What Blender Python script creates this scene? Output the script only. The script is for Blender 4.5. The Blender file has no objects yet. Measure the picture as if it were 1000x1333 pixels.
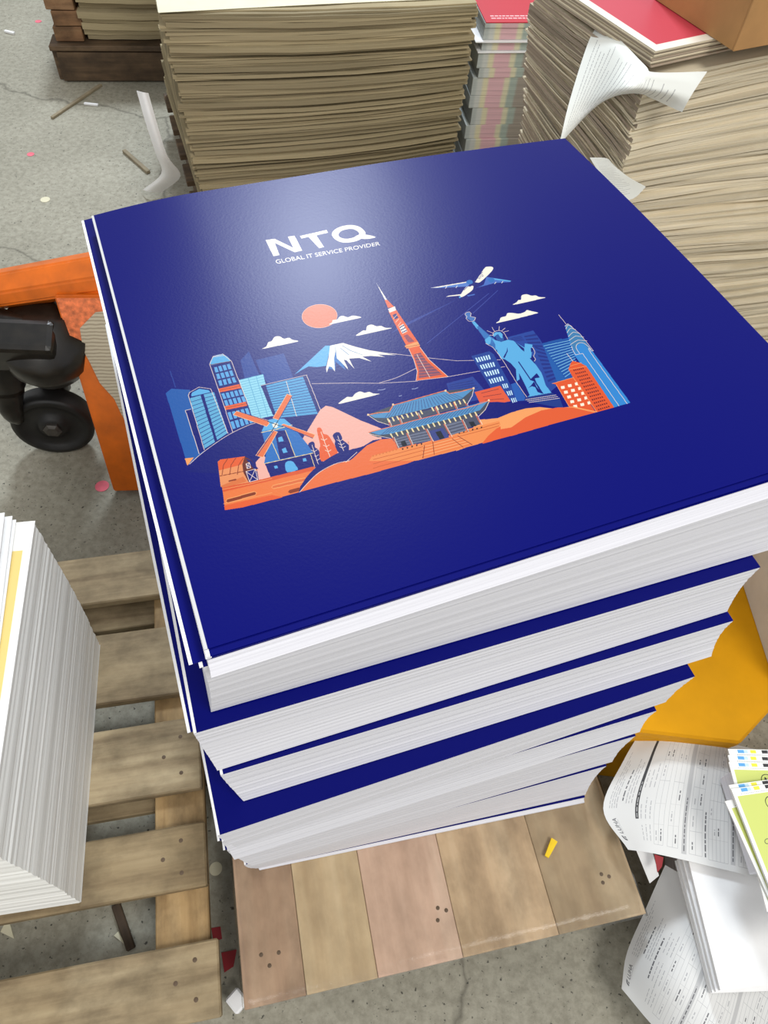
import bpy, bmesh, math, random
import numpy as np
from mathutils import Vector, Matrix

# ------------------------------------------------------------------ camera
FPX, PITCH, ROLL, EYE = 950.0, 55.0, 5.0, 1.4
th, rl = math.radians(PITCH), math.radians(ROLL)
_f = np.array([0, math.cos(th), -math.sin(th)])
_u = np.array([0, math.sin(th), math.cos(th)])
_r = np.array([1.0, 0, 0])
RI = _r * math.cos(rl) + _u * math.sin(rl)
UP = -_r * math.sin(rl) + _u * math.cos(rl)
S = bpy.context.scene
C = S.collection
cam_d = bpy.data.cameras.new('camera')
cam = bpy.data.objects.new('camera', cam_d)
C.objects.link(cam)
cam_d.sensor_fit = 'VERTICAL'
cam_d.sensor_height = 24.0
cam_d.lens = 24.0 * FPX / 1333.0
cam_d.clip_start = 0.02
M = Matrix.Identity(4)
for i in range(3):
    M[i][0], M[i][1], M[i][2] = RI[i], UP[i], -_f[i]
M[2][3] = EYE
cam.matrix_world = M
S.camera = cam
S.view_settings.view_transform = 'Standard'
S.view_settings.look = 'None'
S.view_settings.gamma = 1.0
S.view_settings.use_curve_mapping = False
S.view_settings.exposure = 0.0

# ------------------------------------------------------------------ world and hall lamps
W = bpy.data.worlds.new('hall_ambience')
S.world = W
W.use_nodes = True
W.node_tree.nodes['Background'].inputs[0].default_value = (0.96, 0.98, 1.0, 1)
W.node_tree.nodes['Background'].inputs[1].default_value = 0.56


def lamp(name, loc, target, sx, sy, power, col=(1, 0.97, 0.92)):
    d = bpy.data.lights.new(name, 'AREA')
    d.shape = 'RECTANGLE'
    d.size, d.size_y = sx, sy
    d.energy = power
    d.color = col
    o = bpy.data.objects.new(name, d)
    C.objects.link(o)
    o.location = loc
    o.rotation_euler = (Vector(target) - Vector(loc)).to_track_quat('-Z', 'Y').to_euler()
    return o


lamp('ceiling_lamp_front', (-0.72, 5.0, 4.4), (-0.05, 0.6, 0.9), 0.8, 0.8, 230, (0.82, 0.91, 1.0))
lamp('ceiling_lamp_back', (-0.6, -3.6, 3.4), (0.0, 0.8, 0.4), 2.6, 1.4, 60, (1, 0.98, 0.95))
lamp('ceiling_lamp_side', (-4.8, 3.6, 3.6), (-0.4, 1.4, 0.2), 1.8, 1.8, 22)
lamp('ceiling_lamp_right', (1.9, -1.4, 4.8), (-0.3, 0.6, 0.4), 1.6, 1.6, 135)


# ------------------------------------------------------------------ helpers
def lin(c):
    return tuple((x / 255 / 12.92) if x <= 10 else (((x / 255) + 0.055) / 1.055) ** 2.4 for x in c)


def P(x, y, D):
    """point seen at photo position x, y lying D metres below eye height"""
    d = RI * (x - 500) - UP * (y - 666.5) + _f * FPX
    d = d * (D / -d[2])
    return np.array([d[0], d[1], EYE - D])


def tag(o, label=None, cat=None, group=None, kind=None):
    if label: o['label'] = label
    if cat: o['category'] = cat
    if group: o['group'] = group
    if kind: o['kind'] = kind
    return o


def mk(name, verts, faces, mats, parent=None, uv=None, smooth=False, midx=None, loc=None, rz=0.0):
    me = bpy.data.meshes.new(name)
    me.from_pydata([tuple(float(c) for c in v) for v in verts], [], faces)
    mats = mats if isinstance(mats, (list, tuple)) else [mats]
    for m in mats: me.materials.append(m)
    if midx is not None: me.polygons.foreach_set('material_index', midx)
    if uv is not None:
        l = me.uv_layers.new(name='UVMap')
        for lp in me.loops: l.data[lp.index].uv = uv[lp.vertex_index]
    me.validate()
    if smooth:
        me.polygons.foreach_set('use_smooth', [True] * len(me.polygons))
    me.update()
    o = bpy.data.objects.new(name, me)
    C.objects.link(o)
    if parent: o.parent = parent
    if loc is not None: o.location = loc
    o.rotation_euler.z = rz
    return o


def empty(name, loc=(0, 0, 0), rz=0.0):
    o = bpy.data.objects.new(name, None)
    o.empty_display_size = 0.05
    C.objects.link(o)
    o.location = loc
    o.rotation_euler.z = rz
    return o


def bm_obj(name, bm, mats, parent=None, smooth=False, loc=None, rot=None):
    me = bpy.data.meshes.new(name)
    bm.to_mesh(me)
    bm.free()
    for m in (mats if isinstance(mats, (list, tuple)) else [mats]): me.materials.append(m)
    if smooth: me.polygons.foreach_set('use_smooth', [True] * len(me.polygons))
    o = bpy.data.objects.new(name, me)
    C.objects.link(o)
    if parent: o.parent = parent
    if loc is not None: o.location = loc
    if rot is not None: o.rotation_euler = rot
    return o


def box_bm(sx, sy, sz, bev=0.0, seg=1, center=(0, 0, 0)):
    bm = bmesh.new()
    bmesh.ops.create_cube(bm, size=1.0)
    for v in bm.verts:
        v.co = Vector((v.co.x * sx + center[0], v.co.y * sy + center[1], v.co.z * sz + center[2]))
    if bev > 0:
        bmesh.ops.bevel(bm, geom=bm.edges[:], offset=bev, segments=seg, affect='EDGES', profile=0.6)
    return bm


def box(name, sx, sy, sz, mat, parent=None, loc=(0, 0, 0), rz=0.0, bev=0.0015, seg=1):
    return bm_obj(name, box_bm(sx, sy, sz, bev, seg), mat, parent, loc=loc, rot=(0, 0, rz))


def prism(name, pts, z0, z1, mat, parent=None, bev=0.0):
    """upright prism over a plan polygon"""
    bm = bmesh.new()
    vs = [bm.verts.new((p[0], p[1], z0)) for p in pts]
    f = bm.faces.new(vs)
    r = bmesh.ops.extrude_face_region(bm, geom=[f])
    for e in r['geom']:
        if isinstance(e, bmesh.types.BMVert): e.co.z = z1
    bmesh.ops.recalc_face_normals(bm, faces=bm.faces[:])
    if bev: bmesh.ops.bevel(bm, geom=bm.edges[:], offset=bev, segments=1, affect='EDGES')
    return bm_obj(name, bm, mat, parent)


def catmull(p, n, closed=False):
    p = [np.array(q, float) for q in p]
    out = []
    N = len(p)
    for i in range(N if closed else N - 1):
        a, b, c, d = (p[(i - 1) % N] if closed or i > 0 else 2 * p[0] - p[1]), p[i], p[(i + 1) % N], (
            p[(i + 2) % N] if closed or i + 2 < N else 2 * p[-1] - p[-2])
        for k in range(n):
            t = k / n
            out.append(0.5 * ((2 * b) + (-a + c) * t + (2 * a - 5 * b + 4 * c - d) * t * t + (-a + 3 * b - 3 * c + d) * t ** 3))
    if not closed: out.append(p[-1])
    return out


def tube_bm(path, rad, n=8, bm=None):
    bm = bm or bmesh.new()
    path = [Vector(p) for p in path]
    rings = []
    for i, p in enumerate(path):
        t = (path[min(i + 1, len(path) - 1)] - path[max(i - 1, 0)]).normalized()
        a = t.orthogonal().normalized()
        if abs(t.z) < 0.95: a = t.cross(Vector((0, 0, 1))).normalized()
        b = t.cross(a)
        r = rad[i] if isinstance(rad, (list, tuple)) else rad
        rings.append([bm.verts.new(p + (a * math.cos(2 * math.pi * k / n) + b * math.sin(2 * math.pi * k / n)) * r) for k in range(n)])
    for i in range(len(rings) - 1):
        for k in range(n):
            bm.faces.new((rings[i][k], rings[i][(k + 1) % n], rings[i + 1][(k + 1) % n], rings[i + 1][k]))
    bm.faces.new(rings[0][::-1])
    bm.faces.new(rings[-1])
    return bm


def lathe_bm(profile, n=40):
    """profile of (radius, height) about local z"""
    bm = bmesh.new()
    rings = [[bm.verts.new((r * math.cos(2 * math.pi * k / n), r * math.sin(2 * math.pi * k / n), h)) for k in range(n)] for r, h in profile]
    for i in range(len(rings) - 1):
        for k in range(n):
            bm.faces.new((rings[i][k], rings[i][(k + 1) % n], rings[i + 1][(k + 1) % n], rings[i + 1][k]))
    bm.faces.new(rings[0][::-1])
    bm.faces.new(rings[-1])
    bmesh.ops.recalc_face_normals(bm, faces=bm.faces[:])
    return bm


def sheet(name, rows, nu, nv, thick, mats, parent=None, smooth=True, closed_uv=True, wrinkle=0.0, seed=0):
    """thin curved sheet through a net of control points; rows run along v, entries along u"""
    mats = mats if isinstance(mats, (list, tuple)) else [mats]
    R = [catmull(r, nu) for r in rows]
    cols = [catmull([R[j][i] for j in range(len(R))], nv) for i in range(len(R[0]))]
    NU, NV = len(cols), len(cols[0])
    G = np.array(cols)
    if wrinkle:
        rg = np.random.RandomState(seed)
        for _ in range(7):
            kx, ky, ph = rg.uniform(-5, 5), rg.uniform(-5, 5), rg.uniform(0, 6)
            ii, jj = np.meshgrid(np.linspace(0, 1, NU), np.linspace(0, 1, NV), indexing='ij')
            G[:, :, 2] += wrinkle * 0.4 * np.sin(kx * ii * 3 + ky * jj * 3 + ph)
    du = np.gradient(G, axis=0)
    dv = np.gradient(G, axis=1)
    nrm = np.cross(du, dv)
    nrm /= np.linalg.norm(nrm, axis=2, keepdims=True) + 1e-12
    if nrm[:, :, 2].mean() < 0: nrm = -nrm
    T = G.reshape(-1, 3)
    B = (G - nrm * thick).reshape(-1, 3)
    verts = np.vstack([T, B])
    n = NU * NV
    uv = [(i / (NU - 1), j / (NV - 1)) for i in range(NU) for j in range(NV)] * 2
    faces, mi = [], []
    ix = lambda i, j: i * NV + j
    flip = np.cross(du, dv)[:, :, 2].mean() < 0
    for i in range(NU - 1):
        for j in range(NV - 1):
            q = (ix(i, j), ix(i + 1, j), ix(i + 1, j + 1), ix(i, j + 1))
            if flip: q = q[::-1]
            faces.append(q); mi.append(0)
            faces.append(tuple(a + n for a in q[::-1])); mi.append(len(mats) - 1)
    rim = [(i, 0) for i in range(NU)] + [(NU - 1, j) for j in range(1, NV)] + [(i, NV - 1) for i in range(NU - 2, -1, -1)] + [(0, j) for j in range(NV - 2, 0, -1)]
    for a, b in zip(rim, rim[1:] + rim[:1]):
        q = (ix(*a), ix(*a) + n, ix(*b) + n, ix(*b))
        if flip: q = q[::-1]
        faces.append(tuple(range(len(verts), len(verts) + 4))); mi.append(len(mats) - 1)
        verts = np.vstack([verts, verts[list(q)]])
        uv += [uv[w_] for w_ in q]
    o = mk(name, verts, faces, mats, parent, uv, smooth, mi)
    if smooth: o.data.polygons.foreach_set('use_smooth', [k < 2 * (NU - 1) * (NV - 1) for k in range(len(o.data.polygons))])
    return o


# ------------------------------------------------------------------ materials
def nt(name):
    m = bpy.data.materials.new(name)
    m.use_nodes = True
    t = m.node_tree
    return m, t, t.nodes['Principled BSDF']


def noise(t, scale, detail=4, rough=0.55, vec=None, sc=(1, 1, 1)):
    n = t.nodes.new('ShaderNodeTexNoise')
    n.inputs['Scale'].default_value = scale
    n.inputs['Detail'].default_value = detail
    n.inputs['Roughness'].default_value = rough
    tc = t.nodes.new('ShaderNodeTexCoord')
    mp = t.nodes.new('ShaderNodeMapping')
    mp.inputs['Scale'].default_value = sc
    t.links.new(tc.outputs[vec or 'Object'], mp.inputs[0])
    t.links.new(mp.outputs[0], n.inputs['Vector'])
    return n


def ramp(t, src, stops):
    r = t.nodes.new('ShaderNodeValToRGB')
    e = r.color_ramp.elements
    while len(e) < len(stops): e.new(0.5)
    for k, (p, c) in enumerate(stops):
        e[k].position = p
        e[k].color = (*lin(c), 1)
    t.links.new(src, r.inputs[0])
    return r


def mixc(t, fac, a, b, mode='MIX'):
    n = t.nodes.new('ShaderNodeMix')
    n.data_type = 'RGBA'
    n.blend_type = mode
    for s, v in ((n.inputs[0], fac), (n.inputs[6], a), (n.inputs[7], b)):
        if hasattr(v, 'node'): t.links.new(v, s)
        elif isinstance(v, (int, float)): s.default_value = v
        else: s.default_value = (*lin(v), 1)
    return n.outputs[2]


def bump(t, b, src, strength, dist=0.002):
    n = t.nodes.new('ShaderNodeBump')
    n.inputs['Strength'].default_value = strength
    n.inputs['Distance'].default_value = dist
    t.links.new(src, n.inputs['Height'])
    t.links.new(n.outputs[0], b.inputs['Normal'])


def plain(name, col, rough=0.5, metal=0.0, var=0.08, scale=25, spec=0.5, bmp=0.0):
    m, t, b = nt(name)
    n = noise(t, scale, 5)
    lo = tuple(max(0, c * (1 - var)) for c in col)
    hi = tuple(min(255, c * (1 + var)) for c in col)
    r = ramp(t, n.outputs[0], [(0.3, lo), (0.7, hi)])
    t.links.new(r.outputs[0], b.inputs['Base Color'])
    b.inputs['Roughness'].default_value = rough
    b.inputs['Metallic'].default_value = metal
    b.inputs['Specular IOR Level'].default_value = spec
    if bmp: bump(t, b, n.outputs[0], bmp)
    return m


def layered(name, c1, c2, zs, rough=0.8, bmp=0.4, xy=2.0, rnd=0.0):
    """edges of stacked sheets: fine streaks along the layers"""
    m, t, b = nt(name)
    n = noise(t, 1.0, 3, 0.6, sc=(xy, xy, zs))
    r = ramp(t, n.outputs[0], [(0.32, c1), (0.68, c2)])
    out = r.outputs[0]
    if rnd:
        oi = t.nodes.new('ShaderNodeObjectInfo')
        rr = ramp(t, oi.outputs['Random'], [(0.0, tuple(int(255 * (1 - rnd)) for _ in range(3))), (1.0, (255, 255, 255))])
        out = mixc(t, 1.0, out, rr.outputs[0], 'MULTIPLY')
    t.links.new(out, b.inputs['Base Color'])
    b.inputs['Roughness'].default_value = rough
    b.inputs['Specular IOR Level'].default_value = 0.2
    if bmp: bump(t, b, n.outputs[0], bmp, 0.001)
    return m


def wood(name, dark, mid, light, rough=0.7, sx=3, seed=0, blot_=0.75):
    m, t, b = nt(name)
    oi = t.nodes.new('ShaderNodeObjectInfo')
    tc = t.nodes.new('ShaderNodeTexCoord')
    add = t.nodes.new('ShaderNodeVectorMath')
    add.operation = 'ADD'
    comb = t.nodes.new('ShaderNodeCombineXYZ')
    mul = t.nodes.new('ShaderNodeMath')
    mul.operation = 'MULTIPLY'
    mul.inputs[1].default_value = 37.0
    t.links.new(oi.outputs['Random'], mul.inputs[0])
    for k in range(3): t.links.new(mul.outputs[0], comb.inputs[k])
    t.links.new(tc.outputs['Object'], add.inputs[0])
    t.links.new(comb.outputs[0], add.inputs[1])
    def nz(scale, sc, d=5):
        mp = t.nodes.new('ShaderNodeMapping')
        mp.inputs['Scale'].default_value = sc
        n = t.nodes.new('ShaderNodeTexNoise')
        n.inputs['Scale'].default_value = scale
        n.inputs['Detail'].default_value = d
        n.inputs['Roughness'].default_value = 0.6
        t.links.new(add.outputs[0], mp.inputs[0])
        t.links.new(mp.outputs[0], n.inputs['Vector'])
        return n.outputs[0]
    grain = nz(1.0, (sx, sx * 14, sx * 14))
    blot = nz(14.0, (0.8, 1.2, 1.2), 6)
    r = ramp(t, grain, [(0.25, dark), (0.5, mid), (0.75, light)])
    r2 = ramp(t, blot, [(0.35, (150, 145, 135)), (0.62, (255, 255, 255))])
    rt = ramp(t, oi.outputs['Random'], [(0.0, (215, 210, 200)), (1.0, (255, 255, 255))])
    c = mixc(t, blot_, r.outputs[0], r2.outputs[0], 'MULTIPLY')
    c = mixc(t, 1.0, c, rt.outputs[0], 'MULTIPLY')
    t.links.new(c, b.inputs['Base Color'])
    b.inputs['Roughness'].default_value = rough
    bump(t, b, grain, 0.25, 0.002)
    return m


def image_mat(name, arr, rough=0.6, bmp=0.0, spec=0.5):
    """flat print: arr is an H x W x 3 array of sRGB bytes, row 0 at the bottom"""
    h, w = arr.shape[:2]
    img = bpy.data.images.new(name, w, h, alpha=False)
    px = np.ones((h, w, 4), np.float32)
    px[:, :, :3] = arr.astype(np.float32) / 255
    img.pixels.foreach_set(px.ravel())
    img.update()
    img.pack()
    m, t, b = nt(name)
    it = t.nodes.new('ShaderNodeTexImage')
    it.image = img
    it.extension = 'EXTEND'
    uvn = t.nodes.new('ShaderNodeUVMap')
    t.links.new(uvn.outputs[0], it.inputs[0])
    t.links.new(it.outputs[0], b.inputs['Base Color'])
    b.inputs['Roughness'].default_value = rough
    b.inputs['Specular IOR Level'].default_value = spec
    if bmp:
        n = noise(t, 420, 3)
        bump(t, b, n.outputs[0], bmp, 0.0006)
    return m


class Raster:
    def __init__(self, w, h, bg):
        self.a = np.zeros((h, w, 3), np.uint8)
        self.a[:] = bg
        self.w, self.h = w, h

    def poly(self, pts, col, holes=()):
        """even-odd fill, pts in raster pixels, y up"""
        rings = [np.asarray(pts, float)] + [np.asarray(q, float) for q in holes]
        A = np.vstack(rings)
        x0, y0 = np.floor(A.min(0)).astype(int)
        x1, y1 = np.ceil(A.max(0)).astype(int)
        x0, y0, x1, y1 = max(x0, 0), max(y0, 0), min(x1, self.w - 1), min(y1, self.h - 1)
        if x1 < x0 or y1 < y0: return
        X = np.arange(x0, x1 + 1) + 0.5
        for yy in range(y0, y1 + 1):
            yc = yy + 0.5
            xs = []
            for q in rings:
                p2 = np.roll(q, -1, 0)
                c = (q[:, 1] <= yc) != (p2[:, 1] <= yc)
                if c.any():
                    a, b = q[c], p2[c]
                    xs.extend(a[:, 0] + (yc - a[:, 1]) / (b[:, 1] - a[:, 1]) * (b[:, 0] - a[:, 0]))
            xs.sort()
            for k in range(0, len(xs) - 1, 2):
                i0, i1 = int(math.ceil(xs[k] - 0.5)), int(math.floor(xs[k + 1] - 0.5))
                i0, i1 = max(i0, x0), min(i1, x1)
                if i1 >= i0: self.a[yy, i0:i1 + 1] = col

    def line(self, pts, width, col):
        pts = [np.array(p, float) for p in pts]
        for a, b in zip(pts, pts[1:]):
            d = b - a
            L = np.hypot(*d)
            if L < 1e-6: continue
            n = np.array([-d[1], d[0]]) / L * width / 2
            e = d / L * width * 0.3
            self.poly([a - e + n, b + e + n, b + e - n, a - e - n], col)


def text_tris(s, shear=0.0, bold=0.0):
    """triangles of a line of lettering, width scaled to 1, cap height to 1"""
    cu = bpy.data.curves.new('lettering', 'FONT')
    cu.body = s
    cu.shear = shear
    cu.offset = bold
    o = bpy.data.objects.new('lettering', cu)
    C.objects.link(o)
    bpy.context.view_layer.update()
    me = o.to_mesh()
    me.calc_loop_triangles()
    v = np.array([tuple(q.co)[:2] for q in me.vertices])
    tr = [tuple(l.vertices) for l in me.loop_triangles]
    o.to_mesh_clear()
    bpy.data.objects.remove(o)
    bpy.data.curves.remove(cu)
    lo, hi = v.min(0), v.max(0)
    v = (v - lo) / (hi - lo)
    return [v[list(t)] for t in tr]


WHITE_PAPER = plain('white_paper', (230, 230, 230), 0.7, var=0.015, spec=0.3)
PAPER_EDGE = layered('white_paper_edges', (206, 206, 213), (222, 222, 228), 900, bmp=0.06, xy=1.5)
BOARD = layered('grey_board_edges', (160, 146, 114), (182, 167, 133), 260, bmp=0.2, xy=3, rnd=0.2)
CREAM = plain('cream_board', (216, 210, 182), 0.6, var=0.02)
DUPLEX = layered('duplex_sheet_edges', (214, 200, 170), (236, 224, 198), 500, bmp=0.15, xy=4, rnd=0.16)
DUPLEX_GREY = layered('duplex_grey_edges', (158, 142, 124), (184, 168, 148), 500, bmp=0.15, xy=4, rnd=0.2)
DECK = wood('pallet_deck_wood', (126, 106, 78), (170, 151, 118), (192, 174, 140), seed=1, blot_=0.7)
TAN = wood('pallet_stringer_wood', (158, 126, 82), (192, 160, 112), (206, 176, 130), seed=2)
DARKWOOD = wood('old_dark_pallet_wood', (70, 54, 38), (98, 78, 56), (128, 104, 78), seed=3)
ORANGE = plain('orange_paint', (204, 98, 12), 0.42, var=0.10, scale=18)
ORANGE_WORN = plain('scuffed_orange_paint', (206, 108, 62), 0.55, var=0.22, scale=90, bmp=0.4)
BLACK = plain('greasy_black_steel', (26, 23, 19), 0.32, var=0.4, scale=30)
RUBBER = plain('black_wheel_tread', (22, 21, 20), 0.5, var=0.3, scale=30)
STEEL = plain('dull_steel', (92, 88, 84), 0.35, metal=0.7, var=0.2)
YELLOW = plain('mustard_yellow_paint', (200, 140, 8), 0.55, var=0.05, scale=10, spec=0.15)
RED = plain('red_cover_print', (206, 70, 84), 0.45, var=0.03)
DEEPRED = plain('deep_red_scrap', (150, 24, 34), 0.6)
PINK = plain('pink_paper_dot', (226, 108, 124), 0.7)
CARTON = plain('brown_corrugated_board', (172, 128, 78), 0.75, var=0.06, scale=12)
BRIGHT_YELLOW = plain('bright_yellow_plastic', (248, 204, 20), 0.4)
GREYPLASTIC = plain('dark_grey_plastic', (96, 96, 96), 0.4)

# blue laminated sheet: solid navy with an unprinted white margin down its left side
def blue_mat(name):
    m, t, b = nt(name)
    uvn = t.nodes.new('ShaderNodeUVMap')
    sp = t.nodes.new('ShaderNodeSeparateXYZ')
    t.links.new(uvn.outputs[0], sp.inputs[0])
    lt = t.nodes.new('ShaderNodeMath')
    lt.operation = 'LESS_THAN'
    lt.inputs[1].default_value = 0.0045
    t.links.new(sp.outputs[0], lt.inputs[0])
    c = mixc(t, lt.outputs[0], NAVY, (240, 240, 240))
    t.links.new(c, b.inputs['Base Color'])
    b.inputs['Roughness'].default_value = 0.33
    b.inputs['Specular IOR Level'].default_value = 0.12
    return m


NAVY = (2, 7, 100)
BLUE = blue_mat('navy_laminate')


ORD = ['topmost', 'second', 'third', 'fourth', 'fifth', 'sixth', 'seventh', 'eighth', 'ninth', 'tenth', 'eleventh', 'twelfth', 'thirteenth', 'fourteenth', 'fifteenth', 'sixteenth', 'seventeenth', 'eighteenth', 'nineteenth', 'twentieth']
# ------------------------------------------------------------------ floor
def floor_mat():
    m, t, b = nt('painted_concrete')
    big = noise(t, 1.6, 6, 0.6)
    fine = noise(t, 60, 6, 0.7)
    pit = noise(t, 130, 3, 0.5)
    r = ramp(t, big.outputs[0], [(0.3, (142, 138, 122)), (0.55, (162, 158, 142)), (0.75, (176, 172, 156))])
    r2 = ramp(t, fine.outputs[0], [(0.35, (205, 203, 198)), (0.6, (255, 255, 255))])
    c = mixc(t, 0.8, r.outputs[0], r2.outputs[0], 'MULTIPLY')
    r3 = ramp(t, pit.outputs[0], [(0.30, (70, 66, 58)), (0.36, (255, 255, 255))])
    c = mixc(t, 0.85, c, r3.outputs[0], 'MULTIPLY')
    vor = t.nodes.new('ShaderNodeTexVoronoi')
    vor.feature = 'DISTANCE_TO_EDGE'
    vor.inputs['Scale'].default_value = 0.9
    n2 = noise(t, 5, 4)
    tc = t.nodes.new('ShaderNodeTexCoord')
    va = t.nodes.new('ShaderNodeVectorMath')
    va.operation = 'MULTIPLY_ADD'
    va.inputs[1].default_value = (0.14, 0.14, 0.14)
    t.links.new(n2.outputs[1], va.inputs[0])
    t.links.new(tc.outputs['Object'], va.inputs[2])
    t.links.new(va.outputs[0], vor.inputs['Vector'])
    rc = ramp(t, vor.outputs[0], [(0.0, (120, 116, 104)), (0.006, (255, 255, 255))])
    c = mixc(t, 0.6, c, rc.outputs[0], 'MULTIPLY')
    t.links.new(c, b.inputs['Base Color'])
    b.inputs['Roughness'].default_value = 0.6
    bump(t, b, fine.outputs[0], 0.2, 0.003)
    return m


fl = mk('floor', [(-6, -3, 0), (6, -3, 0), (6, 9, 0), (-6, 9, 0)], [(0, 1, 2, 3)], floor_mat())
tag(fl, kind='structure')

# ------------------------------------------------------------------ the blue stack
SW, SL = 0.535, 0.498
TW = 0.541          # sheet size
ZT = EYE - 0.435


def droop(u, v):
    """sag of the top of the stack: back corners and the right rim fall away"""
    a = max(0.0, (0.10 - u) / 0.10)
    b = max(0.0, (v - 0.25) / (SL - 0.25))
    c = max(0.0, (u - 0.30) / (SW - 0.30))
    d = max(0.0, (v - 0.20) / (SL - 0.20))
    return -0.007 * a ** 1.6 * b - 0.006 * c ** 1.5 * d ** 2


class Frame:
    def __init__(s, fl, ang):
        s.o = np.array(fl[:2])
        s.u = np.array([math.cos(ang), math.sin(ang)])
        s.v = np.array([-s.u[1], s.u[0]])
        s.ang = ang

    def at(s, u, v): return s.o + s.u * u + s.v * v


def flat_sheet(name, fr, z, k, mats, parent=None, nu=24, nv=20, thick=0.0005, curl=0.0, SW=SW, SL=SL):
    verts, uv = [], []
    for s in (0, 1):
        for i in range(nu + 1):
            for j in range(nv + 1):
                u, v = SW * i / nu, SL * j / nv
                p = fr.at(u, v)
                e = curl * max(0, 1 - v / 0.08) ** 2
                verts.append((p[0], p[1], z + k * droop(u, v) - s * thick - e))
                uv.append((i / nu, j / nv))
    n = (nu + 1) * (nv + 1)
    ix = lambda i, j: i * (nv + 1) + j
    faces, mi = [], []
    for i in range(nu):
        for j in range(nv):
            q = (ix(i, j), ix(i + 1, j), ix(i + 1, j + 1), ix(i, j + 1))
            faces.append(q); mi.append(0)
            faces.append(tuple(a + n for a in q[::-1])); mi.append(1)
    rim = [(i, 0) for i in range(nu + 1)] + [(nu, j) for j in range(1, nv + 1)] + [(i, nv) for i in range(nu - 1, -1, -1)] + [(0, j) for j in range(nv - 1, 0, -1)]
    for a, b in zip(rim, rim[1:] + rim[:1]):
        q = (ix(*a), ix(*a) + n, ix(*b) + n, ix(*b))
        front = a[1] == 0 and b[1] == 0
        faces.append(tuple(range(len(verts), len(verts) + 4))); mi.append(0 if front else 1)
        verts += [verts[w_] for w_ in q]
        uv += [((0.5, 0.5) if front else uv[w_]) for w_ in q]
    o = mk(name, verts, faces, mats, parent, uv, True, mi)
    o.data.polygons.foreach_set('use_smooth', [k < 2 * nu * nv for k in range(len(o.data.polygons))])
    return o


def block(name, top, zt, bot, zb, mat, parent, k=0.0, nl=26, seed=0, bulge=-0.002, size=None):
    """paper block lofted between two sheet outlines; its front is a gently curved fan of edges"""
    rg = random.Random(seed)
    sw, sl = size or (SW, SL)
    per = [(i / 24, 0) for i in range(24)] + [(1, j / 8) for j in range(8)] + [(1 - i / 10, 1) for i in range(10)] + [(0, 1 - j / 8) for j in range(8)]
    n = len(per)
    verts = []
    for a in range(nl + 1):
        t = a / nl
        e = t ** 1.7
        jx, jy = rg.uniform(-.00015, .00015), rg.uniform(-.0003, .0003)
        for (pu, pv) in per:
            u, v = pu * sw, pv * sl
            p = top.at(u, v) * (1 - e) + bot.at(u, v) * e
            p = p + top.v * ((jy - bulge * math.sin(math.pi * t)) * (1 - pv)) + top.u * jx
            verts.append((p[0], p[1], zt + (zb - zt) * t + k * (1 - t) * droop(u, v)))
    faces = [tuple(range(n))]
    for a in range(nl):
        for i in range(n):
            j = (i + 1) % n
            faces.append((a * n + j, a * n + i, (a + 1) * n + i, (a + 1) * n + j))
    faces.append(tuple(nl * n + i for i in range(n))[::-1])
    return mk(name, verts, faces, mat, parent, smooth=False)


R_ = math.radians
reams = [  # name words, top D, front-left, angle, next
    (0.449, P(246, 866, 0.449), 24.9),
    (0.579, P(252, 955, 0.579), 22.3),
    (0.669, P(287, 1009, 0.669), 21.9),
    (0.755, P(283, 1088, 0.755), 22.7),
    (0.860, P(289, 1096, 0.860), 20.9),
    (0.937, P(296, 1108, 0.937), 19.7),
    (1.081, P(318, 1126, 1.081), 19.0),
    (1.231, P(335, 1130, 1.231), 15.9),
]
bots = [  # bottom D, front-left photo spot, front-right photo spot
    (0.577, (275, 927), (983, 722)),
    (0.667, (283, 1003), (940, 798)),
    (0.753, (317, 1043), (905, 861)),
    (0.858, (309, 1104), (856, 918)),
    (0.935, (305, 1119), (829, 954)),
    (1.079, (328, 1127), (792, 993)),
    (1.229, (336, 1130), (764, 1034)),
    (1.247, (338, 1133), (752, 1047)),
]
which = ['second from the top', 'third from the top', 'fourth from the top', 'fifth from the top, wide navy strip showing',
         'sixth from the top', 'seventh from the top', 'second from the bottom', 'lowest, resting on the wrapped board']
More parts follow.
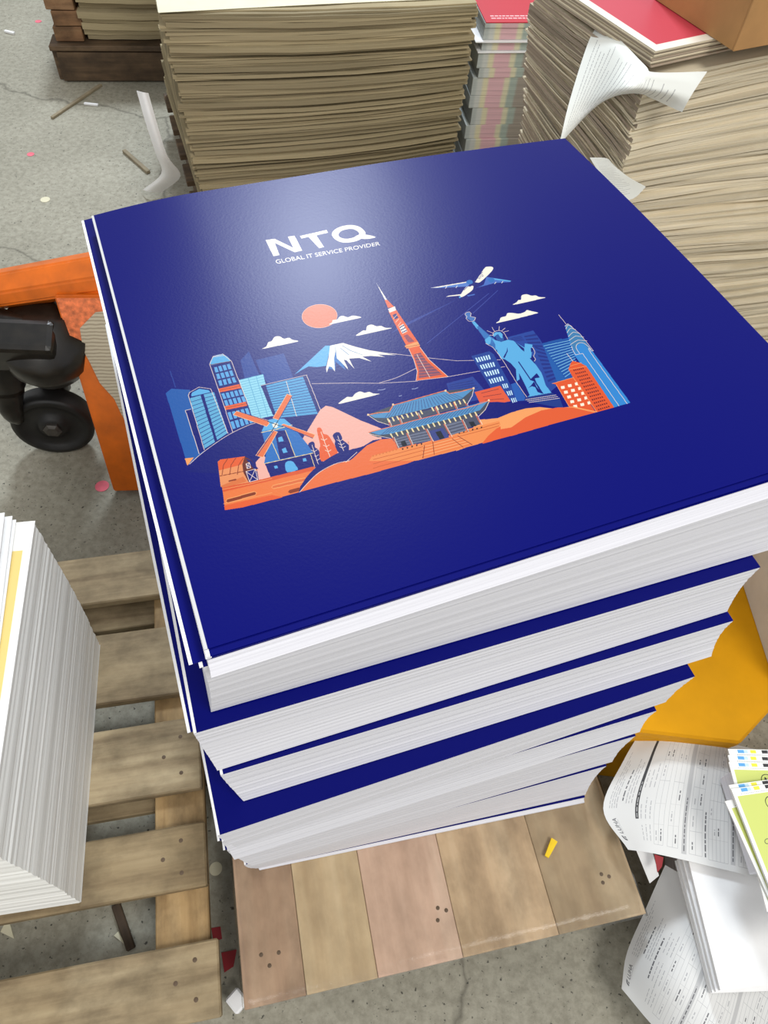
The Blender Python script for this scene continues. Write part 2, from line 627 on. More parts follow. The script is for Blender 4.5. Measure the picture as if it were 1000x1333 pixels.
# uppermost ream, just under the loose sheets
frA = Frame(P(270, 859, 0.4385), R_(25))
ra = tag(empty('paper_ream', (0, 0, 0)), 'topmost ream of navy sheets, directly under the loose printed sheets', 'paper ream', 'reams of navy sheets in the tall stack')
flat_sheet('top_sheet', frA, EYE - 0.4385, 1.0, [BLUE, WHITE_PAPER], ra, SW=TW)
block('sheet_edges', frA, EYE - 0.439, Frame(P(275, 883, 0.4485), R_(24.9)), EYE - 0.4485, PAPER_EDGE, ra, 1.0, 8, 3, 0.0, (TW, SL))
for i, ((D, fl_, an), (Db, bl, br)) in enumerate(zip(reams, bots)):
    r = tag(empty('paper_ream', (0, 0, 0)), 'ream of navy sheets in the tall stack, ' + which[i], 'paper ream', 'reams of navy sheets in the tall stack')
    fr = Frame(fl_, R_(an))
    k = 1.0 if i == 0 else 0.0
    if i == 0:
        fb = Frame(P(*bl, Db), R_(22.4))
    else:
        a, b = P(*bl, Db), P(*br, Db)
        d = b - a
        fb = Frame(a, math.atan2(d[1], d[0]))
    flat_sheet('top_sheet', fr, EYE - D, k, [BLUE, WHITE_PAPER], r, SL=(0.516 if i == 0 else SL))
    if i == 0:   # the block below the uppermost reams starts a little further right
        f2 = Frame(np.array(fr.at(0.006, -0.004)), R_(an))
        flat_sheet('shifted_sheet', f2, EYE - D - 0.0006, k, [BLUE, WHITE_PAPER], r)
        fr = Frame(np.array(fr.at(0.008, -0.004)), R_(an - 0.2))
    if i in (1, 4, 5):   # a second sheet peeping out at the left
        f2 = Frame(np.array(fr.at(-0.0045, 0.002)), R_(an + (1.2 if i == 1 else 0.15)))
        flat_sheet('shifted_sheet', f2, EYE - D - 0.0006, k, [BLUE, WHITE_PAPER], r)
    block('sheet_edges', fr, EYE - D - 0.0012, fb, EYE - Db, PAPER_EDGE, r, k, 28, i, -0.002)

# loose sheets on top, each shifted a little
frT = Frame(P(266, 846, 0.435), R_(25))
RES = 4000                                       # raster pixels per metre of sheet
RA = Raster(int(TW * RES), int(SL * RES), NAVY)
RA.a[:, :int(0.0024 * RES)] = (240, 240, 240)
Zs = [0.0, 0.0, 1.0]


def zoom(ox, oy, s): Zs[:] = [ox, oy, s]


def onsheet(p):
    """drawing coordinates -> raster position on the printed sheet"""
    x, y = Zs[0] + p[0] / Zs[2], Zs[1] + p[1] / Zs[2]
    dz = 0.0
    for _ in range(3):
        q = P(x, y, 0.435 - dz)[:2] - frT.o
        u, v = q @ frT.u, q @ frT.v
        dz = droop(u, v)
    return np.array([u * RES, v * RES])


def pg(pts, col, smooth=0):
    if smooth: pts = catmull(pts, smooth, True)
    RA.poly([onsheet(p) for p in pts], col)


def ln(pts, col, w=1.0, smooth=0, close=False):
    """w is in drawing pixels of the photograph"""
    if smooth: pts = catmull(pts, smooth)
    if close: pts = list(pts) + [pts[0]]
    RA.line([onsheet(p) for p in pts], max(2.0, w * 0.6 / 1000 * RES), col)


def bil(q, s, t):
    a, b, c, d = [np.array(p, float) for p in q]     # tl tr br bl
    return (a * (1 - s) + b * s) * (1 - t) + (d * (1 - s) + c * s) * t


def cells(q, nx, ny, fx, fy, col, skip=()):
    for i in range(nx):
        for j in range(ny):
            if (i, j) in skip: continue
            s0, s1 = (i + (1 - fx) / 2) / nx, (i + (1 + fx) / 2) / nx
            t0, t1 = (j + (1 - fy) / 2) / ny, (j + (1 + fy) / 2) / ny
            pg([bil(q, s0, t0), bil(q, s1, t0), bil(q, s1, t1), bil(q, s0, t1)], col)


def stripes(q, n, f, col):
    cells(q, 1, n, 1.0, f, col)


SKY, MID, DEEP, FAINT = (92, 176, 228), (44, 112, 190), (10, 18, 116), (38, 66, 152)
ORA, LORA, RUST, PNK, CRM = (236, 98, 50), (250, 164, 98), (140, 58, 34), (246, 182, 166), (255, 247, 228)
LINE = (246, 222, 205)

# lettering
zoom(320, 270, 5)
pg([(128, 212), (188, 204), (308, 262), (274, 190), (318, 184), (368, 281), (318, 292), (190, 232), (220, 310), (180, 318)], CRM)
pg([(352, 186), (526, 146), (536, 165), (460, 182), (510, 258), (478, 266), (408, 192), (362, 203)], CRM)
ring = catmull([(560, 178), (575, 148), (620, 124), (680, 114), (735, 124), (772, 152), (778, 178), (742, 210), (690, 226), (630, 228), (585, 210)], 6, True)
hole = catmull([(604, 178), (620, 155), (660, 142), (700, 142), (730, 158), (736, 176), (700, 196), (655, 204), (618, 196)], 6, True)
RA.poly([onsheet(p) for p in ring], CRM, [[onsheet(p) for p in hole]])
pg([(640, 212), (700, 196), (735, 178), (790, 178), (845, 192), (820, 202), (770, 206), (735, 200), (705, 218), (660, 228)], CRM, 4)
tl, tr, br, bl = (190, 342), (870, 222), (876, 246), (202, 368)
for tri in text_tris('GLOBAL IT SERVICE PROVIDER', bold=0.008):
    pg([bil((tl, tr, br, bl), p[0], 1 - p[1]) for p in tri], CRM)

# sun, clouds
zoom(380, 360, 7.143)
sun = [(258 + 166 * math.cos(a * math.pi / 20) - 8 * math.sin(a * math.pi / 20), 368 + 111 * math.sin(a * math.pi / 20)) for a in range(40)]
pg(sun, (255, 190, 160))
pg([(258 + (x - 258) * 0.975, 368 + (y - 368) * 0.97) for x, y in sun], (243, 112, 66))


def cloud(pts): pg(catmull(pts, 3, True), CRM)


cloud([(348, 446), (375, 425), (380, 405), (420, 400), (445, 372), (480, 366), (520, 378), (560, 364), (600, 366), (648, 380), (600, 392), (470, 420)])
cloud([(596, 552), (640, 515), (668, 500), (690, 500), (700, 460), (745, 446), (785, 462), (830, 458), (870, 476), (930, 478), (890, 490), (740, 522)])
zoom(340, 330, 4.545)
cloud([(5, 565), (30, 550), (42, 525), (62, 518), (80, 493), (110, 490), (135, 504), (165, 498), (185, 510), (222, 518), (180, 530), (80, 550)])
cloud([(458, 890), (480, 868), (495, 858), (510, 848), (540, 848), (555, 830), (585, 816), (612, 824), (640, 818), (665, 828), (703, 830), (660, 842), (540, 872)])
zoom(550, 340, 5.882)
cloud([(692, 334), (720, 315), (735, 298), (755, 294), (760, 262), (800, 253), (835, 264), (868, 262), (895, 274), (945, 278), (890, 292), (780, 318)])
cloud([(568, 474), (590, 455), (600, 432), (640, 420), (650, 398), (690, 396), (740, 402), (785, 388), (800, 374), (835, 382), (885, 394), (860, 404), (720, 440)])

# mountain
zoom(340, 330, 4.545)
pg([(195, 718), (380, 545), (412, 545), (400, 600), (385, 665), (330, 672), (280, 668), (240, 690)], SKY)
pg([(412, 543), (440, 538), (480, 640), (500, 690), (440, 640), (440, 690), (395, 680)], MID)
pg([(408, 545), (438, 538), (440, 580), (432, 620), (437, 700), (418, 672), (402, 668), (388, 706), (384, 680), (400, 610)], CRM)
pg([(438, 538), (485, 529), (560, 552), (640, 572), (740, 588), (888, 604), (740, 592), (800, 602), (690, 598), (735, 612), (650, 606), (600, 610), (655, 640),
    (580, 618), (520, 622), (552, 682), (505, 632), (490, 628), (518, 690), (470, 640), (448, 620)], CRM)
ln([(480, 545), (530, 575), (600, 600)], MID, 0.7)
ln([(470, 560), (520, 600)], MID, 0.7)
# contour of hills, sea
ln([(300, 770), (540, 766), (700, 768), (925, 755)], LINE, 0.5)
ln([(700, 765), (800, 735), (915, 680)], LINE, 0.5, 5)
zoom(470, 330, 3.846)
ln([(150, 500), (330, 522), (480, 537), (700, 532)], LINE, 0.5)
ln([(280, 636), (430, 618), (720, 566)], LINE, 0.4)
for a, b in (((85, 684), (122, 678)), ((255, 678), (285, 672)), ((190, 714), (205, 710))):
    ln([a, ((a[0] + b[0]) / 2, a[1] - 1), b], (190, 200, 225), 0.7)
# vapour trails
pg([(490, 226), (200, 360), (150, 400), (260, 345)], (44, 60, 150))
ln([(640, 200), (330, 450)], (70, 86, 170), 0.5)
ln([(685, 185), (560, 300)], (70, 86, 170), 0.5)

# red lattice tower
pg([(76, 146), (135, 238), (124, 240)], CRM)
pg([(118, 232), (132, 232), (168, 268), (135, 272)], ORA)
pg([(138, 290), (170, 272), (284, 440), (296, 470), (340, 530), (436, 616), (276, 636), (282, 590), (264, 530), (240, 480), (220, 450)], ORA)
pg([(135, 278), (170, 264), (176, 284), (144, 296)], CRM)
pg([(190, 366), (212, 352), (232, 390), (208, 402)], CRM)
for k in range(3):
    for j in range(3):
        c = bil(((190, 366), (212, 352), (232, 390), (208, 402)), (k + .5) / 3, (j + .5) / 3)
        pg([c + (-3, -3), c + (3, -4), c + (4, 3), c + (-2, 4)], DEEP)
pg([(158, 308), (176, 300), (188, 322), (170, 330)], DEEP)
pg([(214, 412), (232, 404), (268, 440), (238, 446)], (150, 70, 90))
pg([(218, 462), (284, 440), (296, 462), (228, 476)], LORA)
ln([(220, 470), (292, 456)], RUST, 0.5)
pg([(262, 506), (298, 496), (330, 540), (410, 608), (290, 624), (290, 580)], (128, 74, 100))
for k in range(9):
    t = k / 8
    ln([bil(((264, 510), (298, 498), (412, 606), (288, 626)), 0, t), bil(((264, 510), (298, 498), (412, 606), (288, 626)), 1, min(1, t + .08))], ORA, 0.6)
ln([(280, 505), (345, 620)], LINE, 0.8)
ln([(240, 480), (264, 530), (282, 590), (276, 636)], LINE, 0.5)
ln([(296, 470), (340, 530), (436, 616)], LINE, 0.5)
for y in (8, 26, 44):
    ln([(176 + y * .55, 300 + y), (158 + y * .6, 318 + y)], LINE, 0.4)

# aeroplane
zoom(550, 340, 5.882)
pg([(62, 204), (340, 158), (380, 160), (345, 194), (260, 198), (110, 206)], (86, 128, 205))
pg([(62, 204), (335, 157), (350, 162), (120, 202)], CRM)
pg([(470, 180), (490, 120), (545, 128), (680, 150), (672, 160), (560, 166), (430, 200), (395, 214)], (70, 110, 195))
pg([(540, 130), (680, 150), (672, 156), (552, 142)], SKY)
for cx, cy in ((362, 160), (528, 145)):
    pg([(cx + 26 * math.cos(a), cy + 17 * math.sin(a)) for a in np.linspace(0, 6.28, 16)], MID)
for x, y in ((182, 200), (262, 195), (558, 166), (612, 160)):
    ln([(x - 5, y + 8), (x + 5, y - 6)], CRM, 0.9)
pg([(180, 274), (200, 264), (300, 252), (300, 262), (210, 270)], CRM)
pg([(340, 262), (400, 250), (402, 258), (352, 270)], (70, 110, 195))
pg([(286, 272), (310, 228), (340, 194), (385, 184), (470, 60), (500, 42), (540, 46), (530, 78), (440, 162), (395, 164), (388, 214), (345, 250), (310, 272)], CRM, 3)
pg([(378, 185), (400, 160), (424, 165), (398, 195)], DEEP)
ln([(385, 158), (460, 84)], DEEP, 0.7)
ln([(318, 222), (345, 196)], DEEP, 0.7)
for tri in text_tris('NTQ'):
    pg([bil(((428, 128), (458, 96), (470, 112), (440, 142)), p[0], 1 - p[1]) for p in tri], DEEP)
pg([(278, 272), (292, 268), (296, 278), (284, 284)], SKY)

# left: faint towers
zoom(200, 430, 4.545)
pg([(72, 372), (105, 345), (215, 352), (250, 470), (300, 720), (200, 800)], (34, 92, 172))
ln([(98, 242), (130, 338)], FAINT, 1.2)
pg([(514, 178), (564, 124), (625, 262), (540, 290)], FAINT)
pg([(604, 176), (770, 136), (832, 290), (680, 320), (640, 262)], FAINT)
# pale cyan block
q = ((500, 296), (648, 260), (712, 505), (585, 530))
pg(q, (150, 216, 236))
for k in range(17): ln([bil(q, 0, k / 17), bil(q, 1, k / 17)], (96, 168, 205), 0.45)
for k in (0.4, 0.72): ln([bil(q, k, 0), bil(q, k, 1)], (96, 168, 205), 0.35)
# broad blue block
pg([(634, 326), (905, 262), (990, 478), (940, 515), (760, 515), (705, 500)], DEEP)
q = ((664, 326), (884, 274), (972, 494), (730, 520))
pg(q, (84, 162, 214))
for k in range(1, 14): ln([bil(q, 0, k / 14), bil(q, 1, k / 14)], DEEP, 0.5)
ln([(785, 302), (846, 508)], LINE, 0.3)
ln([(634, 326), (905, 264), (990, 478)], LINE, 0.5)
# tall tower
pg([(330, 196), (360, 150), (410, 140), (458, 184), (520, 330), (600, 560), (470, 605)], DEEP)
pg([(332, 192), (350, 158), (372, 146), (410, 140), (440, 158), (460, 182), (340, 206)], SKY)
ln([(352, 158), (418, 148)], LINE, 0.8)
ln([(336, 204), (460, 182)], RUST, 0.8)
cells(((352, 216), (452, 192), (496, 310), (388, 334)), 4, 3, 0.72, 0.78, (92, 168, 226))
for y in (0, 104):
    o = (y * 0.36, y)
    pg([(380 + o[0], 346 + o[1]), (508 + o[0], 318 + o[1]), (518 + o[0], 342 + o[1]), (388 + o[0], 368 + o[1])], ORA)
    ln([(386 + o[0], 356 + o[1]), (514 + o[0], 329 + o[1])], RUST, 0.6)
cells(((396, 372), (520, 344), (554, 424), (424, 452)), 5, 2, 0.72, 0.8, (92, 168, 226))
cells(((432, 482), (560, 454), (596, 548), (466, 592)), 5, 2, 0.72, 0.8, (92, 168, 226))
ln([(470, 605), (332, 200), (352, 154), (410, 140), (460, 182), (560, 440)], LINE, 0.5)
# twin striped tower
pg([(188, 474), (222, 466), (320, 700), (270, 730)], DEEP)
ln([(222, 466), (188, 474), (270, 730)], LINE, 0.5)
pg([(204, 372), (268, 336), (336, 348), (345, 372), (440, 612), (310, 710)], DEEP)
pg([(222, 382), (228, 368), (270, 346), (326, 354), (336, 366), (225, 392)], SKY)
for q in (((214, 402), (278, 384), (364, 660), (302, 700)), ((296, 380), (358, 366), (440, 606), (376, 650))):
    pg(q, (98, 176, 216))
    for k in range(1, 13): ln([bil(q, 0, k / 13), bil(q, 1, k / 13)], DEEP, 0.8)
ln([(300, 708), (206, 384), (212, 368), (268, 336), (338, 346), (348, 370), (440, 610)], LINE, 0.5)

# hills and pyramid
pg([(212, 792), (300, 716), (440, 620), (560, 562), (620, 545), (760, 515), (860, 508), (985, 520), (985, 700), (700, 860), (215, 840)], DEEP)
ln([(212, 792), (300, 716), (440, 620), (560, 562), (600, 550)], LINE, 0.6, 4)
pg([(184, 758), (238, 752), (200, 802)], LORA)
zoom(300, 500, 5.556)
pg([(520, 398), (648, 188), (690, 156), (740, 166), (1000, 290), (1060, 340), (1100, 400), (1000, 470), (700, 560), (580, 560)], PNK)
pg([(232, 510), (182, 566), (205, 695), (300, 690), (290, 560)], PNK)
pg([(848, 418), (888, 406), (912, 462), (870, 474)], (222, 140, 112))
# trees
for pts, col in (([(562, 450), (572, 424), (598, 416), (610, 436), (612, 458), (640, 480), (670, 560), (620, 590), (590, 500)], DEEP),
                 ([(626, 334), (640, 314), (660, 324), (672, 358), (706, 370), (740, 420), (775, 500), (660, 560), (644, 470), (650, 440)], ORA),
                 ([(740, 376), (758, 352), (788, 350), (806, 380), (812, 404), (845, 430), (870, 470), (790, 500), (756, 440), (758, 410)], DEEP)):
    pg(pts, col, 3)
for a, b in (((590, 440), (636, 580)), ((655, 345), (720, 525)), ((776, 375), (820, 485))):
    ln([a, b], LINE, 0.5)
    for t in (0.35, 0.6, 0.8):
        c = np.array(a) * (1 - t) + np.array(b) * t
        ln([c, c + (22, -14)], LINE, 0.4)
        ln([c, c + (-22, -12)], LINE, 0.4)
# mill
pg([(226, 338), (250, 290), (280, 254), (330, 250), (390, 250), (448, 300), (560, 440), (600, 500), (244, 576), (262, 480)], MID)
pg([(320, 340), (398, 334), (468, 520), (360, 545)], DEEP)
pg([(226, 342), (262, 262), (330, 246), (390, 250), (446, 298), (336, 322)], SKY)
ln([(224, 350), (338, 326), (446, 296)], (255, 226, 150), 1.0)
pg([(250, 576), (600, 500), (640, 590), (290, 672)], DEEP)
ln([(244, 576), (600, 498)], (255, 226, 150), 1.0)
ln([(300, 420), (356, 545)], (255, 226, 150), 0.6)
ln([(398, 334), (468, 520)], (255, 226, 150), 0.6)
ln([(580, 508), (610, 600)], (255, 226, 150), 0.5)
pg([(344, 388), (372, 378), (386, 412), (350, 420)], SKY)
pg([(372, 470), (398, 458), (414, 492), (382, 500)], SKY)
pg([(396, 600), (398, 570), (420, 556), (452, 560), (474, 590), (488, 620), (412, 638)], SKY, 2)
pg([(314, 594), (338, 588), (346, 606), (322, 612)], SKY)
pg([(522, 540), (545, 534), (552, 556), (528, 562)], SKY)
for pts in ([(22, 222), (44, 196), (270, 262), (280, 286), (262, 306)], [(308, 246), (410, 72), (446, 86), (348, 258)], [(370, 296), (384, 288), (614, 366), (598, 394)],
            [(184, 516), (310, 336), (340, 346), (236, 530)]):
    pg(pts, (236, 116, 66))
    ln(pts, (255, 196, 150), 0.4, close=True)
ln([(66, 200), (276, 268)], DEEP, 0.8)
ln([(446, 88), (350, 258)], DEEP, 0.9)
ln([(370, 298), (596, 392)], DEEP, 0.8)
ln([(190, 520), (312, 340)], DEEP, 0.8)
pg([(302, 292), (320, 278), (346, 288), (340, 314), (312, 318)], CRM)
ln([(270, 270), (380, 310)], (20, 20, 40), 0.9)
ln([(346, 262), (296, 345)], (20, 20, 40), 0.9)

# fields and barn
pg([(-84, 590), (-72, 650), (-40, 905), (95, 890), (495, 782), (505, 740), (620, 600), (290, 672), (200, 700)], (242, 126, 66))
pg([(-60, 745), (130, 712), (610, 594), (600, 625), (120, 740), (-52, 780)], (226, 92, 48))
pg([(-46, 880), (80, 850), (300, 802), (380, 818), (90, 892), (-40, 912)], ORA)
for y in (0, 40): ln([(-58 + y * .2, 762 + y * 2.6), (130, 724 + y * 2.6), (300, 682 + y * 2.6)], LORA, 0.6)


def pill(a, b, w, col, edge=None):
    a, b = np.array(a, float), np.array(b, float)
    d = (b - a) / np.hypot(*(b - a))
    n = np.array([-d[1], d[0]])
    pts = [a + n * w + 0, b + n * w, b + d * w, b - n * w, a - n * w, a - d * w]
    if edge: pg([a + n * (w + 6), b + n * (w + 6), b + d * (w + 6), b - n * (w + 6), a - n * (w + 6), a - d * (w + 6)], edge)
    pg(pts, col)


pill((-20, 846), (176, 790), 11, RUST, LORA)
pill((310, 745), (540, 690), 9, (228, 112, 62), LORA)
pill((430, 778), (500, 760), 13, RUST)
# barn
pg([(-92, 562), (-72, 545), (100, 524), (150, 552), (200, 612), (130, 712), (-70, 745)], (240, 150, 96))
pg([(-92, 566), (-74, 546), (104, 522), (88, 565), (80, 582), (-84, 626)], ORA)
pg([(-66, 735), (92, 668), (120, 704), (-60, 752)], (226, 120, 66))
for x in (-30, 25, 80): ln([(x + 14, 535), (x - 20, 585), (x - 30, 655)], RUST, 0.9)
ln([(-76, 665), (100, 630)], RUST, 1.1)
pill((-10, 702), (40, 690), 5, RUST)
pg([(86, 580), (104, 524), (152, 550), (200, 612), (180, 622), (190, 690), (130, 706), (94, 640)], (108, 44, 34))
pg([(150, 552), (202, 612), (172, 616), (112, 540)], DEEP)
pg([(108, 632), (182, 612), (202, 692), (136, 712)], DEEP)
pg([(110, 578), (136, 566), (150, 606), (122, 614)], DEEP)
for q in (((112, 632), (180, 614), (198, 692), (138, 708)), ((112, 578), (136, 567), (148, 605), (122, 612))):
    ln(q, LINE, 0.5, close=True)
    ln([q[0], q[2]], LINE, 0.5)
    ln([q[1], q[3]], LINE, 0.5)
# dark arc and right hills
pg([(495, 782), (520, 720), (570, 650), (640, 585), (720, 530), (800, 490), (900, 466), (980, 460), (1010, 455), (980, 540), (830, 570), (700, 610), (600, 680), (530, 750)], DEEP, 3)
zoom(470, 330, 3.846)
pg([(-160, 1030), (-100, 993), (-31, 978), (20, 962), (60, 938), (140, 920), (170, 1000), (20, 1060), (-20, 1060), (-150, 1080)], DEEP)
zoom(300, 500, 5.556)
pg([(500, 782), (560, 715), (640, 640), (750, 580), (850, 556), (1010, 540), (1110, 510), (1280, 500), (1460, 505), (1280, 575), (1000, 652), (760, 712)], (240, 116, 66))
ln([(500, 782), (560, 715), (640, 640), (750, 580), (850, 556), (1000, 540)], LINE, 0.5, 3)
ln([(835, 565), (940, 470)], LINE, 0.5)
zoom(470, 330, 3.846)
pg([(-30, 985), (0, 972), (60, 935), (140, 922), (180, 930), (60, 975), (0, 1010)], DEEP)
pg([(-60, 860), (0, 836), (102, 876), (44, 912), (4, 962), (-60, 985)], PNK)
pg([(-40, 1025), (30, 960), (100, 930), (180, 925), (300, 960), (330, 1020), (60, 1080), (-160, 1110)], (240, 116, 66))

# right side: blocks behind
pg([(428, 650), (560, 616), (650, 720), (460, 760)], (36, 62, 150))
stripes(((440, 656), (555, 630), (600, 690), (450, 700)), 5, 0.4, (28, 48, 130))
zoom(600, 400, 7.692)
pg([(466, 300), (725, 232), (800, 330), (1000, 760), (880, 860), (560, 700)], (36, 70, 158))
for q in (((490, 308), (605, 285), (640, 335), (520, 345)), ((630, 280), (745, 255), (830, 410), (690, 400))):
    stripes(q, 4, 0.5, (28, 46, 132))
stripes(((735, 380), (850, 420), (960, 720), (880, 760)), 9, 0.5, (28, 46, 132))
pg([(815, 360), (1010, 312), (1110, 470), (1110, 720), (960, 740)], (30, 92, 172))
pg([(820, 362), (1010, 312), (1100, 420), (1010, 420), (990, 640)], (26, 84, 160))
zoom(690, 380, 7.143)
pg([(120, 480), (380, 420), (420, 560), (420, 800), (320, 800)], (26, 84, 165))
for k in range(13):
    ln([(128 + k * 16.5, 502 + k * 24), (368 + k * 7, 452 + k * 21)], (150, 220, 245), 0.8)
zoom(600, 400, 7.692)
pg([(106, 488), (286, 440), (330, 470), (580, 930), (400, 960), (230, 700)], (30, 66, 152))
for k, (n, x0) in enumerate(((6, 0),) * 7):
    q = (np.array([(138, 508), (290, 474), (306, 520), (164, 554)]) + np.array([44, 71]) * k)
    cells([tuple(p) for p in q], 6 if k < 4 else 3, 1, 0.55, 0.95, (214, 246, 255)) if k < 4 else cells([tuple(q[0] + (q[1] - q[0]) * .62), tuple(q[1]), tuple(q[2]), tuple(q[3] + (q[2] - q[3]) * .62)], 3, 1, 0.55, 0.95, (214, 246, 255))
pg([(500, 770), (600, 740), (700, 930), (560, 940)], (38, 92, 178))
pg([(138, 848), (395, 785), (500, 940), (210, 1000)], (230, 92, 60))
for k in range(3): ln([(205 + k * 20, 862 + k * 34), (380 + k * 26, 818 + k * 50 / 1.02)], (110, 40, 50), 0.8)

# right: art deco tower, orange blocks
zoom(690, 380, 7.143)
pg([(326, 320), (352, 295), (385, 325), (470, 400), (560, 520), (935, 1030), (780, 1075), (420, 600), (372, 470)], (52, 138, 212))
pg([(330, 325), (352, 300), (385, 330), (470, 400), (540, 500), (560, 545), (490, 470), (430, 500), (440, 580), (390, 500)], (66, 128, 178))
ln([(268, 212), (336, 300)], LINE, 0.7)
for k, (x0, y0, x1, y1) in enumerate(((335, 345, 392, 325), (345, 380, 425, 350), (358, 415, 462, 385), (366, 450, 500, 420), (376, 490, 530, 455))):
    mx, my = (x0 + x1) / 2, (y0 + y1) / 2
    ln([(x0, y0), (mx - 14, my - 22), (mx + 10, my - 24), (x1, y1)], LINE, 0.6, 5)
ln([(388, 505), (398, 540), (425, 585), (490, 572), (830, 1062)], LINE, 0.6)
ln([(462, 572), (430, 520), (440, 485), (475, 472), (520, 488), (570, 540), (565, 565), (905, 1040)], LINE, 0.6, 4)
ln([(326, 318), (352, 296), (384, 322), (470, 395), (590, 548)], LINE, 0.5)
ln([(590, 545), (565, 550)], LINE, 0.6)
pg([(358, 720), (378, 665), (398, 640), (470, 660), (525, 690), (785, 1076), (620, 1120), (420, 830)], (233, 90, 46))
ln([(344, 572), (398, 645)], LINE, 0.6)
ln([(372, 690), (480, 658)], LORA, 0.5)
ln([(362, 722), (525, 690)], LORA, 0.5)
cells(((392, 716), (492, 694), (752, 1078), (640, 1112)), 6, 13, 0.6, 0.42, (110, 34, 40))
ln([(400, 790), (620, 1115)], LORA, 0.7)
pg([(206, 850), (400, 795), (425, 832), (612, 1118), (560, 1130), (370, 1075), (245, 862)], (233, 90, 46))
ln([(206, 852), (405, 796)], LORA, 0.8)
ln([(245, 862), (370, 1075)], LORA, 0.5)
for j in range(5):
    for i in range(3):
        c = np.array((306, 888)) + np.array((65, -16.5)) * i + np.array((29, 44)) * j
        if i == 2: c = c + (-4, 0)
        w = 20 if i < 2 else 15
        pg([c + (-w, -10), c + (w - 6, -16), c + (w, 10), c + (-w + 6, 16)], (255, 246, 222))

# statue
zoom(600, 400, 7.692)
pg([(165, 215), (185, 190), (300, 290), (345, 345), (350, 440), (300, 380), (260, 365), (240, 320)], (52, 110, 182))
pg([(345, 310), (360, 255), (410, 250), (450, 290), (480, 320), (440, 340), (740, 500), (740, 640), (900, 880), (650, 905), (550, 740), (380, 500), (350, 420)], DEEP)
pg([(40, 70), (70, 45), (104, 62), (95, 90), (148, 105), (135, 130), (120, 145), (55, 110)], (72, 120, 190))
ln([(40, 70), (52, 55), (70, 48), (85, 45), (104, 62), (95, 90), (148, 103), (138, 130), (118, 142), (80, 140), (52, 112), (62, 92)], LINE, 0.5, close=True)
pg([(110, 150), (135, 138), (180, 185), (165, 222)], SKY)
pg([(160, 195), (185, 190), (240, 250), (300, 290), (340, 320), (330, 350), (300, 370), (260, 330), (215, 280)], (58, 118, 190))
pg([(240, 325), (285, 290), (306, 310), (296, 362), (272, 376), (250, 356)], SKY)
pg([(310, 312), (350, 330), (405, 345), (470, 325), (525, 335), (580, 370), (640, 405), (640, 362), (718, 374), (706, 505), (690, 510), (760, 585), (805, 650), (825, 700),
    (850, 780), (910, 858), (660, 905), (690, 880), (650, 790), (600, 690), (582, 660), (590, 720), (560, 742), (552, 620), (500, 560), (440, 520), (400, 512), (370, 460), (360, 420), (350, 440), (345, 370)], SKY)
pg([(466, 400), (460, 440), (425, 500), (438, 510), (470, 440)], DEEP)
pg([(582, 540), (700, 718), (760, 660), (792, 702), (740, 712), (760, 760), (830, 868), (800, 850), (735, 742), (690, 800), (675, 810), (740, 745), (695, 728), (575, 548)], DEEP)
pg([(690, 800), (735, 745), (760, 800), (830, 868), (770, 850), (745, 800), (715, 790)], DEEP)
pg([(540, 345), (600, 388), (634, 412), (636, 445), (605, 420)], DEEP)
pg([(700, 405), (725, 410), (722, 440), (705, 450)], DEEP)
pg([(322, 270), (350, 248), (395, 248), (418, 268), (420, 310), (390, 310), (360, 275), (330, 300)], SKY)
pg([(345, 290), (372, 268), (395, 300), (410, 312), (430, 300), (432, 330), (405, 348), (360, 325)], (36, 84, 160))
for a, b in (((330, 262), (262, 234)), ((340, 244), (312, 200)), ((382, 232), (386, 192)), ((410, 236), (444, 208)), ((424, 250), (480, 234)), ((324, 280), (290, 280))):
    ln([a, b], LINE, 0.8)
ln([(322, 285), (330, 250), (385, 232), (430, 255), (470, 320)], LINE, 0.5, 4)
ln([(250, 362), (320, 400), (385, 480), (440, 560), (550, 740), (640, 870), (665, 905)], LINE, 0.5)
ln([(718, 400), (742, 450), (730, 490), (748, 520), (735, 540)], LINE, 0.4, 4)
pg([(640, 915), (660, 900), (910, 855), (950, 875), (960, 895), (640, 940)], (30, 50, 130))
pg([(660, 940), (990, 905), (1010, 960), (1030, 1010), (900, 990)], (28, 56, 138))
for y in (0, 16, 32): ln([(650 + y, 925 + y * .9), (955 + y, 878 + y)], LINE, 0.35)

# palace
zoom(470, 490, 5.556)
pg([(860, 312), (1010, 300), (1050, 340), (900, 400), (860, 372)], LORA)
zoom(580, 390, 3.846)
pg([(180, 515), (260, 512), (350, 520), (470, 535), (550, 542), (400, 575), (200, 600), (165, 570)], DEEP)
pg([(170, 605), (250, 598), (330, 565), (400, 545), (470, 538), (540, 545), (640, 535), (780, 565), (600, 612), (250, 700), (80, 720), (120, 660)], LORA)
pg([(245, 655), (330, 640), (400, 590), (480, 555), (560, 540), (640, 540), (760, 565), (600, 610), (420, 660), (240, 705)], (233, 96, 52))
ln([(640, 540), (760, 568)], LORA, 0.5)
zoom(470, 490, 5.556)
pg([(860, 350), (930, 330), (1010, 312), (1040, 330), (900, 470), (800, 500), (690, 540), (680, 440)], LORA)
pg([(880, 475), (940, 400), (1010, 360), (1010, 450), (880, 488)], ORA)
pg([(80, 575), (250, 530), (455, 478), (700, 410), (700, 400), (860, 358), (1000, 320), (1010, 350), (920, 430), (880, 480), (690, 535), (400, 610), (60, 612)], (246, 146, 82))
for y in (22, 52, 84): ln([(90, 580 + y), (455, 486 + y * .9)], (196, 90, 44), 0.5)
for y in (0, 20): ln([(712, 415 + y), (1000, 338 + y)], (196, 90, 44), 0.5)
pg([(455, 486), (700, 425), (810, 495), (440, 595)], (240, 132, 72))
